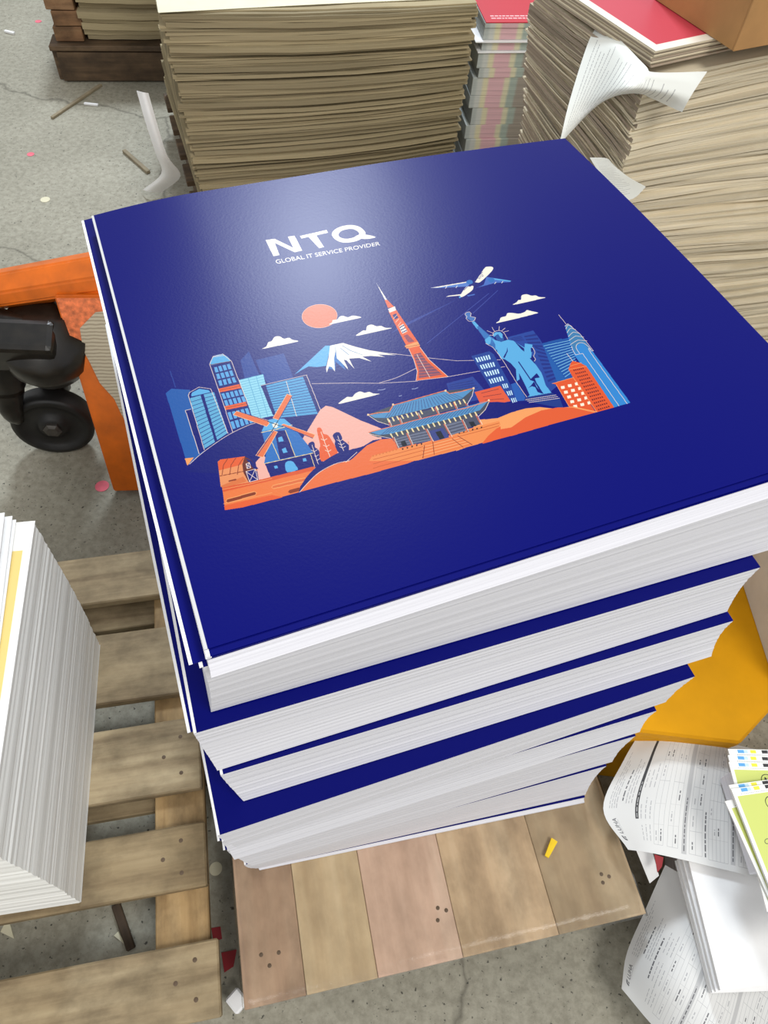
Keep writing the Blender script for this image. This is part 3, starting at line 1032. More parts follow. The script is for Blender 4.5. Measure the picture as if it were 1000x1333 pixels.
for k in range(1, 5): ln([bil(((455, 486), (700, 425), (810, 495), (440, 595)), 0, k / 5), bil(((455, 486), (700, 425), (810, 495), (440, 595)), 1, k / 5)], (255, 190, 130), 0.5)
ln([(460, 500), (448, 590)], RUST, 1.0)
ln([(520, 472), (530, 565)], RUST, 0.7)
ln([(660, 450), (740, 512)], RUST, 0.7)
ln([(700, 430), (805, 494)], RUST, 1.0)
for k in range(5): pg([(296 + k * 34, 520 - k * 9), (308 + k * 34, 518 - k * 9), (306 + k * 34, 530 - k * 9), (298 + k * 34, 532 - k * 9)], (70, 40, 30))
for k in range(6): pg([(706 + k * 32, 405 - k * 8), (718 + k * 32, 402 - k * 8), (716 + k * 32, 414 - k * 8), (708 + k * 32, 417 - k * 8)], (70, 40, 30))
GREYB, GW = (78, 82, 102), (112, 118, 140)
pg([(215, 430), (830, 270), (870, 345), (470, 470), (265, 520)], GREYB)
pg([(190, 318), (750, 170), (770, 210), (215, 362)], GREYB)
for q in (((240, 450), (330, 425), (365, 490), (270, 515)), ((345, 420), (470, 390), (520, 465), (372, 490)), ((610, 345), (730, 315), (765, 395), (655, 430))):
    stripes(q, 4, 0.6, GW)
pg([(492, 395), (590, 370), (640, 440), (530, 470)], (62, 72, 138))
for q in (((538, 402), (575, 392), (606, 446), (570, 456)), ((285, 472), (318, 462), (335, 500), (302, 508)), ((780, 330), (815, 325), (835, 358), (800, 366))):
    pg(q, (34, 38, 48))
for a, b in (((230, 440), (265, 520)), ((330, 410), (368, 495)), ((468, 380), (515, 470)), ((600, 345), (650, 435)), ((728, 312), (770, 400)), ((826, 270), (868, 348)),
             ((195, 312), (215, 362)), ((275, 300), (292, 345)), ((405, 262), (430, 310)), ((535, 225), (560, 275)), ((670, 190), (692, 238)), ((745, 165), (765, 212))):
    ln([a, b], (226, 108, 74), 1.3)
    ln([(a[0] + 10, a[1]), (b[0] + 10, b[1])], LINE, 0.35)
# roofs
pg([(50, 412), (160, 382), (500, 290), (920, 178), (930, 190), (880, 270), (830, 275), (215, 440), (120, 440)], (70, 76, 92))
pg([(60, 402), (160, 376), (520, 285), (925, 172), (860, 245), (700, 292), (230, 412), (130, 424)], (84, 146, 196))
for k in range(26):
    t = k / 25
    a = np.array((215, 366)) * (1 - t) + np.array((850, 200)) * t
    b = np.array((150, 420)) * (1 - t) + np.array((800, 258)) * t
    ln([a, b], (60, 88, 140), 0.6)
ln([(55, 405), (160, 378), (520, 285), (760, 228), (850, 200), (925, 174)], (240, 130, 90), 1.3, 4)
ln([(55, 412), (100, 425), (215, 448)], LINE, 0.8)
ln([(925, 185), (900, 240), (850, 290)], LINE, 0.9)
pg([(45, 278), (230, 210), (610, 104), (815, 85), (812, 110), (765, 200), (740, 170), (190, 312), (205, 355), (120, 330)], (70, 76, 92))
pg([(60, 280), (210, 255), (235, 212), (610, 108), (640, 126), (812, 92), (730, 160), (480, 232), (190, 300), (100, 300)], (84, 146, 196))
for k in range(24):
    t = k / 23
    a = np.array((238, 216)) * (1 - t) + np.array((650, 118)) * t
    b = np.array((170, 305)) * (1 - t) + np.array((740, 158)) * t
    ln([a, b], (60, 88, 140), 0.6)
ln([(50, 278), (130, 262), (205, 256), (232, 208), (610, 102), (640, 124), (720, 110), (815, 84)], (240, 130, 90), 1.4)
ln([(60, 286), (120, 325), (205, 352)], LINE, 0.8)
ln([(815, 95), (805, 140), (770, 200)], LINE, 0.9)
for q in (((215, 415), (825, 258), 17), ((192, 305), (430, 246), 8), ((512, 224), (740, 166), 8)):
    a, b, n = np.array(q[0], float), np.array(q[1], float), q[2]
    for k in range(n):
        c = a + (b - a) * k / (n - 1)
        pg([c + (-6, 0), c + (5, -2), c + (20, 26), c + (10, 28)], (246, 226, 170))
for p in ((232, 204), (612, 104), (815, 86), (52, 278), (925, 174)):
    pg([(p[0] - 8, p[1] + 6), (p[0] - 6, p[1] - 8), (p[0] + 6, p[1] - 8), (p[0] + 8, p[1] + 6)], (250, 214, 170))
for k in range(8): pg([(82 + k * 24, 572 - k * 6.4), (94 + k * 24, 569 - k * 6.4), (94 + k * 24, 578 - k * 6.4), (82 + k * 24, 581 - k * 6.4)], (222, 120, 60))
# everything below the straight foot of the picture is plain sheet again
zoom(0, 0, 1)
pg([(262, 675), (330, 657.5), (395, 640.5), (440, 629), (560, 598), (640, 575), (727, 550), (822, 524.5), (840, 570), (560, 660), (270, 720)], NAVY)
inked = (RA.a != np.array(NAVY, np.uint8)).any(2)
RA.a[inked] = (RA.a[inked] * 0.84).astype(np.uint8)     # ink is never as bright as the bare margin
PRINT = image_mat('skyline_print', RA.a, 0.33, 0.10, 0.12)
s = flat_sheet('printed_sheet', frT, ZT, 1.0, [PRINT, WHITE_PAPER], nu=40, nv=32, SW=TW)
tag(s, 'uppermost navy printed sheet with white lettering and an orange and blue city skyline', 'printed sheet', 'loose navy sheets on top of the stack')
for q, (lx, ly, D, an, lab) in enumerate([(269, 856, 0.4358, 25.0, 'navy sheet just beneath the skyline sheet, its front strip showing'),
                                          (271, 857.5, 0.4366, 25.1, 'navy sheet third from the top, a sliver of its front edge showing'),
                                          (268, 858.5, 0.4374, 24.9, 'navy sheet fourth from the top, its lower left corner peeping out')]):
    s = flat_sheet('printed_sheet', Frame(P(lx, ly, D), R_(an)), EYE - D, 1.0, [BLUE, WHITE_PAPER], SW=TW)
    tag(s, lab, 'printed sheet', 'loose navy sheets on top of the stack')

# ------------------------------------------------------------------ wrapped board under the stack
ply_o = P(318, 1315, 1.248)
ply_a = math.atan2(*(P(838, 1190, 1.248) - ply_o)[[1, 0]])
PW, PL = 0.612, 0.60
PLY = [wood('veneer_%d' % i, *c, sx=2.2, seed=i, blot_=b_) for i, (c, b_) in enumerate((
    (((158, 128, 104), (178, 148, 122), (190, 162, 136)), .5), (((188, 162, 126), (204, 180, 144), (214, 194, 160)), .35),
    (((190, 158, 136), (206, 174, 152), (216, 188, 166)), .35), (((184, 156, 124), (202, 174, 140), (214, 190, 158)), .6),
    (((188, 164, 136), (206, 184, 154), (216, 198, 170)), .45)))]
root = tag(empty('wrapped_board', (ply_o[0], ply_o[1], 0), ply_a), 'pale wooden board wrapped in clear film under the navy stack, scuffed and nail-marked', 'pallet board')
x = 0.0
for k, w in enumerate((0.088, 0.104, 0.128, 0.150, 0.142)):
    o = box('plank', PL, w - 0.0006, 0.016, PLY[k], root, (x + w / 2, PL / 2, 0.144), math.pi / 2, 0.0008)
    x += w
for k, yy in enumerate((0.05, 0.30, 0.55)):
    for xx in (0.05, 0.306, 0.56):
        box('block', 0.09, 0.09, 0.104, DARKWOOD, root, (xx, yy, 0.068), 0, 0.002)
    box('runner', PW - 0.02, 0.09, 0.016, DARKWOOD, root, (PW / 2, yy, 0.008), 0, 0.001)
    
inv = lambda p: ((p[0] - ply_o[0]) * math.cos(ply_a) + (p[1] - ply_o[1]) * math.sin(ply_a), -(p[0] - ply_o[0]) * math.sin(ply_a) + (p[1] - ply_o[1]) * math.cos(ply_a))
NAIL = plain('rusty_nail', (92, 74, 56), 0.6)
for q in ((570, 1182), (581, 1185), (570, 1198), (783, 1138), (793, 1141), (785, 1149), (340, 1243), (363, 1240), (351, 1257)):
    lx, ly = inv(P(*q, 1.248))
    bm = lathe_bm([(0.0028, 0), (0.0030, 0.0006), (0.0012, 0.0009)], 10)
    bm_obj('nail_head', bm, NAIL, root, loc=(lx, ly, 0.1517))
# clear film: crinkled, over top and down the near and side edges
fm, ft, fb_ = nt('clear_stretch_film')
tr_ = ft.nodes.new('ShaderNodeBsdfTransparent')
tr_.inputs[0].default_value = (0.97, 0.97, 0.96, 1)
gl = ft.nodes.new('ShaderNodeBsdfGlossy')
gl.inputs['Roughness'].default_value = 0.16
mx = ft.nodes.new('ShaderNodeMixShader')
fr_ = ft.nodes.new('ShaderNodeLayerWeight')
fr_.inputs[0].default_value = 0.12
nn = noise(ft, 26, 5, 0.6)
bn = ft.nodes.new('ShaderNodeBump')
bn.inputs['Strength'].default_value = 0.5
bn.inputs['Distance'].default_value = 0.004
ft.links.new(nn.outputs[0], bn.inputs['Height'])
ft.links.new(bn.outputs[0], gl.inputs['Normal'])
ft.links.new(bn.outputs[0], fr_.inputs['Normal'])
ft.links.new(fr_.outputs['Facing'], mx.inputs[0])
ft.links.new(tr_.outputs[0], mx.inputs[1])
ft.links.new(gl.outputs[0], mx.inputs[2])
ft.links.new(mx.outputs[0], ft.nodes['Material Output'].inputs['Surface'])
rg = random.Random(5)
vs, fs = [], []
NX, NY = 40, 30
for i in range(NX + 1):
    for j in range(NY + 1):
        # profile wraps down at all four edges
        a, b = i / NX, j / NY
        px_, py_, pz = (a * (PW + 0.05) - 0.025), (b * (PL + 0.05) - 0.025), 0.1536
        ex = max(0, -px_, px_ - PW)
        ey = max(0, -py_, py_ - PL)
        pz += rg.uniform(0, 0.0008)
        px_, py_ = min(max(px_, -0.003), PW + 0.003), min(max(py_, -0.003), PL + 0.003)
        pz -= max(ex, ey) * 0.75
        vs.append((px_, py_, pz))
for i in range(NX):
    for j in range(NY):
        fs.append((i * (NY + 1) + j, (i + 1) * (NY + 1) + j, (i + 1) * (NY + 1) + j + 1, i * (NY + 1) + j + 1))
mk('clear_film', vs, fs, fm, root, smooth=True)

c = P(716, 1105, 1.244)
bm = box_bm(0.030, 0.012, 0.004, 0.0012, 2)
for v in bm.verts:
    v.co.y *= 0.75 + v.co.x * 12
    v.co.z += 0.003 * (v.co.x / 0.015) ** 2
bm_obj('plastic_scrap', bm, BRIGHT_YELLOW, loc=(c[0], c[1], c[2] + 0.0015), rot=(0, 0, R_(62)))
tag(bpy.data.objects['plastic_scrap'], 'small bright yellow plastic scrap lying on the wrapped board', 'scrap')

# ------------------------------------------------------------------ left pallet
po = P(270, 1155, 1.26)
pa = R_(14.4)
root = tag(empty('wooden_pallet', (po[0], po[1], 0), pa), 'weathered wooden pallet with stained deck boards at the left, carrying the white paper stack', 'pallet')


def loc_p(x_, y_, D):
    p = P(x_, y_, D) - po
    return p[0] * math.cos(pa) + p[1] * math.sin(pa), -p[0] * math.sin(pa) + p[1] * math.cos(pa)


rows = [((150, 783), (150, 722)), ((180, 908), (180, 818)), ((180, 1040), (180, 945)), ((200, 1165), (200, 1080)), ((150, 1333 + 18), (150, 1245))]
DL = 1.05
for k, (a, b) in enumerate(rows):
    y0, y1 = loc_p(*a, 1.26)[1], loc_p(*b, 1.26)[1]
    w = y1 - y0
    xr = (0.0, 0.0, -0.003, 0.0, 0.012)[k]
    box('deck_board', DL, w, 0.020, DECK, root, (xr - DL / 2, (y0 + y1) / 2, 0.130), R_((0.3, -0.4, 0.2, 0.0, -0.2)[k]), 0.0025)
    if k >= 2:
        for q in range(3):
            bm = lathe_bm([(0.0032, 0), (0.0034, 0.0006), (0.001, 0.0009)], 10)
            bm_obj('nail_head', bm, NAIL, root, loc=(xr - 0.03 - 0.028 * (q % 2) - 0.006 * k % 0.01, y0 + w * (0.25 + 0.25 * q), 0.1396))
y_lo, y_hi = loc_p(150, 1350, 1.26)[1], loc_p(150, 722, 1.26)[1]
for xx in (-0.042, -0.50, -0.98):
    box('stringer_board', y_hi - y_lo, 0.080, 0.020, TAN, root, (xx, (y_lo + y_hi) / 2, 0.1095), math.pi / 2, 0.002)
    for yy in (y_lo + 0.05, (y_lo + y_hi) / 2, y_hi - 0.05):
        box('block', 0.08, 0.09, 0.083, DARKWOOD, root, (xx, yy, 0.0575), 0, 0.002)
for yy in (y_lo + 0.05, (y_lo + y_hi) / 2 + 0.0, y_hi - 0.075):
    box('runner', DL - 0.03, 0.085, 0.016, DECK, root, (-DL / 2, yy, 0.008), 0, 0.002)

for yy in (loc_p(165, 1040, 1.31)[1], loc_p(140, 805, 1.31)[1]):
    box('lower_board', DL - 0.05, 0.060, 0.018, DECK, root, (-DL / 2, yy, 0.0895), 0, 0.002)
# white paper stack on it
wb, wf = P(130, 840, 1.259), P(105, 1175, 1.259)
wtb = P(45, 670, 0.858)
d = (wb - wf)[:2]
LW = np.hypot(*d)
fr0 = Frame(wf, math.atan2(d[1], d[0]) - math.pi / 2)
zt_w, zb_w = EYE - 0.858, EYE - 1.2595
frt = Frame(np.array([wtb[0], wtb[1]]) - fr0.v * LW * 1.03, fr0.ang)
root = tag(empty('paper_stack', (0, 0, 0)), 'tall block of plain white cut paper standing on the left pallet', 'paper stack')


def block2(name, f0, f1, z0, z1, wx, ly, mat, parent, nl=60, seed=1):
    rg = random.Random(seed)
    verts, n = [], 4 * 8
    per = [(-1 + i / 8, 0) for i in range(8)] + [(0, i / 8) for i in range(8)] + [(-i / 8, 1) for i in range(8)] + [(-1, 1 - i / 8) for i in range(8)]
    for a in range(nl + 1):
        t = a / nl
        o = f0.o * (1 - t) + f1.o * t
        jx, jy = rg.uniform(-.0007, .0007), rg.uniform(-.0010, .0010)
        for (u, v) in per:
            p = o + f0.u * (u * wx + jx + 0.004 * math.sin(3.1 * t) * (1 if u == 0 else 0)) + f0.v * (v * ly + jy)
            verts.append((p[0], p[1], z0 + (z1 - z0) * t))
    faces = [tuple(range(n))[::-1]] + [(a * n + i, a * n + (i + 1) % n, (a + 1) * n + (i + 1) % n, (a + 1) * n + i) for a in range(nl) for i in range(n)]
    faces.append(tuple(nl * n + i for i in range(n)))
    return mk(name, verts, faces, mat, parent)


WSTACK = layered('cut_paper_edges', (222, 222, 218), (246, 246, 242), 240, bmp=0.5, xy=1.2)
block2('sheet_edges', fr0, frt, zb_w, zt_w - 0.001, 0.30, LW, WSTACK, root, 70, 2)
# fanned loose sheets on top of it
def card_art(kind):
    r = Raster(300, 420, (242, 241, 236))
    if kind == 0:
        r.poly([(12, 12), (288, 12), (288, 372), (12, 372)], (226, 200, 122))
        r.poly([(240, 12), (288, 12), (288, 120), (240, 60)], (150, 20, 40))
        for k in range(6): r.poly([(250, 240 + k * 9), (262, 240 + k * 9), (262, 246 + k * 9), (250, 246 + k * 9)], (190, 60, 40))
    return r.a


def top_card(k, dx, dy, ang, z, art, lab):
    o = frt.o + frt.u * dx + frt.v * (LW * 1.0 + dy)
    f = Frame(o, frt.ang + R_(ang))
    rows_ = []
    for j in range(3):
        rows_.append([np.append(f.at(-0.26 * (1 - i / 2), -(LW - 0.01) * (1 - j / 2)), z + 0.004 * (j == 2) * (i == 2) * k * 0.4) for i in range(3)])
    s_ = sheet('paper_sheet', rows_, 4, 4, 0.0012, [art, WHITE_PAPER])
    tag(s_, lab, 'paper sheet', 'loose sheets on the white paper stack')


CARD = image_mat('yellow_card_print', card_art(0), 0.6)
top_card(0, 0.002, 0.002, 0.0, zt_w + 0.0003, CARD, 'sheet with a broad yellow panel and white border on the left white stack')
top_card(1, -0.022, 0.004, 1.2, zt_w + 0.0028, WHITE_PAPER, 'white sheet lying just left of the yellow panelled sheet on the stack')
top_card(2, -0.026, 0.008, 1.6, zt_w + 0.0050, WHITE_PAPER, 'white sheet second from the top of the fanned sheets on the left stack')
top_card(3, -0.034, 0.010, 1.9, zt_w + 0.0100, WHITE_PAPER, 'topmost white sheet fanned over the left paper stack')

# ------------------------------------------------------------------ grey boards behind
rb = random.Random(11)


def board_mesh(name, w, l, h, mat, bow, n=10, sag=0.0):
    verts, faces = [], []
    for i in range(n + 1):
        for (yy, zz) in ((0, 0), (l, 0), (l, h), (0, h)):
            u = i / n
            verts.append((u * w, yy - (0 if yy else bow * math.sin(math.pi * u)), zz + sag * math.sin(math.pi * u) + 0.0008 * math.sin(u * 17 + h * 900)))
    for i in range(n):
        for k in range(4):
            faces.append((i * 4 + k, (i + 1) * 4 + k, (i + 1) * 4 + (k + 1) % 4, i * 4 + (k + 1) % 4))
    faces.append((0, 1, 2, 3))
    faces.append((n * 4 + 3, n * 4 + 2, n * 4 + 1, n * 4))
    o = mk(name, verts, faces, mat)
    return o


gc = P(207, 15, 0.75)
hs = [0.0035, 0.0045, 0.006, 0.008, 0.011]
protos = [board_mesh('grey_board', 0.766, 0.72, h * 0.97, BOARD, 0.012 + 0.004 * k) for k, h in enumerate(hs)]
z = EYE - 0.75
used = set()
cnt = 0
gb2 = P(260, 245, 1.19)
while z > 0.135:
    k = rb.choices(range(5), (3, 4, 4, 3, 1.5))[0]
    if cnt < 5: k = cnt
    h = hs[k]
    if z - h < 0.13: break
    z -= h
    t = (EYE - 0.75 - z) / 0.44
    if k in used:
        o = protos[k].copy()
        C.objects.link(o)
    else:
        o = protos[k]; used.add(k)
    b0 = gc * (1 - t) + gb2 * t
    o.location = (b0[0] + rb.uniform(-.009, .009), b0[1] + rb.uniform(-.006, .006), z)
    o.rotation_euler.z = R_(15 + 6.5 * min(t, 1.1) + rb.uniform(-.5, .5))
    tag(o, 'grey board in the tall pile behind the navy sheets' if cnt > 4 else ORD[cnt] + (' grey board of the tall back pile, just under the cream cover sheet' if cnt == 0 else ' grey board from the top of the tall back pile'), 'board', 'grey boards in the tall back pile')
    cnt += 1
root = tag(empty('low_pallet', (gb2[0] - 0.02, gb2[1] + 0.01, 0), R_(21)), 'low timber pallet under the tall grey board pile', 'pallet')
for k in range(5): box('deck_board', 0.80, 0.10, 0.018, DARKWOOD, root, (0.39, 0.06 + 0.15 * k, 0.121), 0, 0.002)
for k in range(3): box('bearer', 0.09, 0.72, 0.110, DARKWOOD, root, (0.06 + 0.33 * k, 0.37, 0.056), 0, 0.002)
# cream cover sheet
a0, a1 = P(206, 16, 0.748), P(625, -4, 0.748)
d = (a1 - a0)[:2]
f = Frame(a0, math.atan2(d[1], d[0]))
s_ = sheet('cover_sheet', [[np.append(f.at(0.77 * i / 2, 0.6 * j / 2), EYE - 0.7485 + 0.0015 * ((i + j) % 2)) for i in range(3)] for j in range(3)], 4, 4, 0.001, CREAM)
tag(s_, 'cream cover sheet lying on top of the tall grey board pile', 'cover sheet')
# limp white paper hanging at its left foot
pts = [(178, 118), (190, 160), (203, 200), (210, 226), (186, 247)]
rows_ = []
Ds = [0.98, 1.06, 1.16, 1.27, 1.385]
for (x_, y_), D in zip(pts, Ds):
    rows_.append([P(x_, y_, D), P(x_ + 8, y_ + 2, D - 0.006), P(x_ + 15 + (10 if y_ > 220 else 0), y_ + 3, D)])
s_ = sheet('paper_strip', rows_, 4, 5, 0.0006, plain('bright_white_paper', (250, 250, 250), 0.7, var=0.005))
tag(s_, 'limp white paper strip hanging at the left foot of the grey board pile', 'paper')

# small board pile at the far left on its pallet
sa, sb = P(95, 108, 1.4), P(190, 108, 1.4)
ang = math.atan2(sb[1] - sa[1], sb[0] - sa[0])
root = tag(empty('far_pallet', (sa[0], sa[1], 0), ang), 'brown timber pallet carrying the small board pile at the far left', 'pallet')
for k in range(5): box('deck_board', 0.50, 0.10, 0.018, DARKWOOD, root, (0.20, 0.05 + 0.13 * k, 0.119), 0, 0.002)
box('skirt_board', 0.46, 0.018, 0.10, DARKWOOD, root, (0.20, 0.012, 0.055), 0, 0.002)
for k in range(3): box('bearer', 0.10, 0.57, 0.108, DARKWOOD, root, (0.0 + 0.20 * k, 0.31, 0.055), 0, 0.002)
BRICKWOOD = wood('reddish_timber', (112, 80, 54), (150, 112, 78), (170, 134, 98), seed=6)
ct, st = math.cos(ang), math.sin(ang)
for k in range(4):
    o = box('timber_offcut', 0.10, 0.30, 0.048, BRICKWOOD, None, (sa[0] + 0.025 * ct - 0.18 * st + 0.004 * (k % 2), sa[1] + 0.025 * st + 0.18 * ct, 0.155 + 0.051 * k), ang + R_((0, 2, -2, 1)[k]), 0.002)
    tag(o, ('lowest', 'second lowest', 'second highest', 'uppermost')[k] + ' brown timber offcut piled left of the small board pile', 'timber', 'timber offcuts at the far left')
z = 0.132
far = []
protos2 = [board_mesh('grey_board', 0.36, 0.42, h, BOARD, 0.006) for h in (0.009, 0.016, 0.022)]
used = set()
while z < 0.40:
    k = rb.randrange(3)
    h = (0.009, 0.016, 0.022)[k]
    if k in used:
        o = protos2[k].copy(); C.objects.link(o)
    else:
        o = protos2[k]; used.add(k)
    u0 = 0.085 + rb.uniform(-.010, .010)
    v0 = 0.03 + rb.uniform(-.02, .02)
    o.location = (sa[0] + u0 * ct - v0 * st, sa[1] + u0 * st + v0 * ct, z)
    o.rotation_euler.z = ang + R_(rb.uniform(-2, 2))
    far.append(o)
    tag(o, 'grey board', 'board', 'grey boards in the small far pile')
    z += h + 0.0006
for k, o in enumerate(far):
    o['label'] = ORD[len(far) - 1 - k] + ' grey board from the top of the small far left pile'
for k in range(3):
    if k not in used: bpy.data.objects.remove(protos2[k])

# ------------------------------------------------------------------ right stack of curling duplex sheets
rc = P(845, 92, 0.51)
RA_ = R_(32)
RW, RL = 0.74, 0.32


def wavy_mesh(name, h, mats, ph):
    nx, ny = 14, 8
    verts = []
    per = [(i / nx, 0) for i in range(nx)] + [(1, j / ny) for j in range(ny)] + [(1 - i / nx, 1) for i in range(nx)] + [(0, 1 - j / ny) for j in range(ny)]
    n = len(per)
    for zz in (0, h):
        for (u, v) in per:
            dz = 0.003 * math.sin(u * 7 + 0.6) - 0.020 * (1 - v) ** 2 * (1 - 0.55 * u) + 0.0035 * math.sin(v * 6) + 0.0005 * math.sin(u * 23) + 0.0006 * math.sin(v * 19)
            dy = 0.004 * math.sin(u * 5 + ph)
            verts.append((u * RW, v * RL + (dy if v == 0 else 0), zz + dz))
    c0 = len(verts)
    faces = [(i, (i + 1) % n, n + (i + 1) % n, n + i) for i in range(n)]
    mi = [0 if (i < nx or nx + ny <= i < 2 * nx + ny) else 1 for i in range(n)]
    # top and bottom skins as strips between front and back
    for zz in (0, 1):
        o = zz * n
        for i in range(nx):
            a, b = i, i + 1
            c, d = (2 * nx + ny - (i + 1)), (2 * nx + ny - i)
            q = (o + a, o + b, o + c % n, o + d % n)
            faces.append(q if zz else q[::-1]); mi.append(0)
    return mk(name, verts, faces, mats, midx=mi)


hs = [0.0026, 0.0050, 0.0034, 0.0075]
protos = [wavy_mesh('duplex_sheet', h * 0.9, [DUPLEX, (DUPLEX if k % 2 == 0 else DUPLEX_GREY)], k * 1.7) for k, h in enumerate(hs)]
z = EYE - 0.51
used = set()
rcb = P(810, 222, 0.672)
while True:
    k = rb.choices(range(4), (3, 3, 3, 3))[0]
    h = hs[k]
    if z - h < 0.142: break
    z -= h
    if k in used:
        o = protos[k].copy(); C.objects.link(o)
    else:
        o = protos[k]; used.add(k)
    t = (EYE - 0.51 - z) / 0.162
    b0 = rc * (1 - t) + rcb * t if t < 1 else rcb
    o.location = (b0[0] + rb.uniform(-.004, .004), b0[1] + rb.uniform(-.004, .004), z)
    o.scale.y = 1 + 0.42 * min(1.0, max(0, (EYE - 0.53 - z) / 0.26))
    o.rotation_euler.z = R_(31 - 15 * min(1.0, max(0, (EYE - 0.53 - z) / 0.26)) + rb.uniform(-.3, .3))
    tag(o, 'curling cream duplex sheet in the right back stack', 'card sheet', 'cream duplex sheets in the right back stack')
root = tag(empty('right_pallet', (rcb[0] + 0.005, rcb[1] + 0.01, 0), R_(16)), 'timber pallet beneath the curling cream duplex stack at the right', 'pallet')
for k in range(4): box('deck_board', RW, 0.09, 0.018, DARKWOOD, root, (RW / 2, 0.05 + 0.11 * k, 0.121), 0, 0.002)
for k in range(3): box('bearer', 0.09, RL, 0.110, DARKWOOD, root, (0.06 + 0.30 * k, RL / 2, 0.056), 0, 0.002)
# book block with the red cover on top
rt = P(847, 66, 0.668)
f = Frame(P(846, 90, 0.51), RA_)
root = tag(empty('red_topped_block', (f.o[0], f.o[1], EYE - 0.51 + 0.006), RA_), 'thick cream block of sheets with a pinkish red top cover, under the carton', 'sheet block')
for k in range(8):
    hh = 0.0030
    box('sheet_layer', 0.53, 0.32 - 0.004, hh - 0.0003, DUPLEX if k % 3 else DUPLEX_GREY, root, (0.266 + rb.uniform(-.002, .002), 0.32 / 2 + rb.uniform(-.002, .002), hh * (k + 0.5) - 0.022 + 0.0165), 0, 0.0006)
rr = Raster(400, 300, (238, 232, 218))
rr.poly([(12, 16), (400, 16), (400, 300), (12, 300)], (196, 62, 78))
o = mk('red_cover', [(0, 0, 0.0196), (0.53, 0, 0.0196), (0.53, 0.32, 0.0196), (0, 0.32, 0.0196), (0, 0, 0.0189), (0.53, 0, 0.0189), (0.53, 0.32, 0.0189), (0, 0.32, 0.0189)],
       [(0, 1, 2, 3), (7, 6, 5, 4), (0, 4, 5, 1), (1, 5, 6, 2), (2, 6, 7, 3), (3, 7, 4, 0)], [image_mat('red_cover_print', rr.a, 0.45)], root,
       uv=[(0, 0), (1, 0), (1, 1), (0, 1)] * 2)
o['label'] = 'pinkish red cover with a cream border'
# brown carton on it
cb = P(955, 67, 0.4835)
ca = R_(29)
root = tag(empty('carton', (cb[0], cb[1], EYE - 0.4838), ca), 'brown corrugated carton standing on the red cover, top right corner', 'carton')
CW, CL, CH = 0.26, 0.20, 0.20
box('front_panel', CW, 0.004, CH, CARTON, root, (CW / 2, 0.002, CH / 2), 0, 0.0008)
box('back_panel', CW, 0.004, CH, CARTON, root, (CW / 2, CL - 0.002, CH / 2), 0, 0.0008)
box('side_panel', 0.004, CL - 0.008, CH, CARTON, root, (0.002, CL / 2, CH / 2), 0, 0.0008)
box('side_panel', 0.004, CL - 0.008, CH, CARTON, root, (CW - 0.002, CL / 2, CH / 2), 0, 0.0008)
box('bottom_panel', CW - 0.008, CL - 0.008, 0.004, CARTON, root, (CW / 2, CL / 2, 0.003), 0, 0.0005)
for sgn in (-1, 1): box('flap', CW, CL / 2 - 0.002, 0.004, CARTON, root, (CW / 2, CL / 2 + sgn * CL / 4, CH + 0.002), 0, 0.0008)
box('tape', CW, 0.05, 0.0006, plain('packing_tape', (190, 160, 110), 0.25), root, (CW / 2, CL / 2, CH + 0.0044), 0, 0.0001)


# ------------------------------------------------------------------ printed forms
def dashes(r, x, y, w, h, col, rg, fill=0.82):
    """illegible small print: word-long strokes"""
    e = x
    while e < x + w:
        q = min(rg.uniform(3, 9), x + w - e)
        r.poly([(e, y), (e + q, y), (e + q, y + h), (e, y + h)], col)
        e += q + rg.uniform(1.2, 2.5)


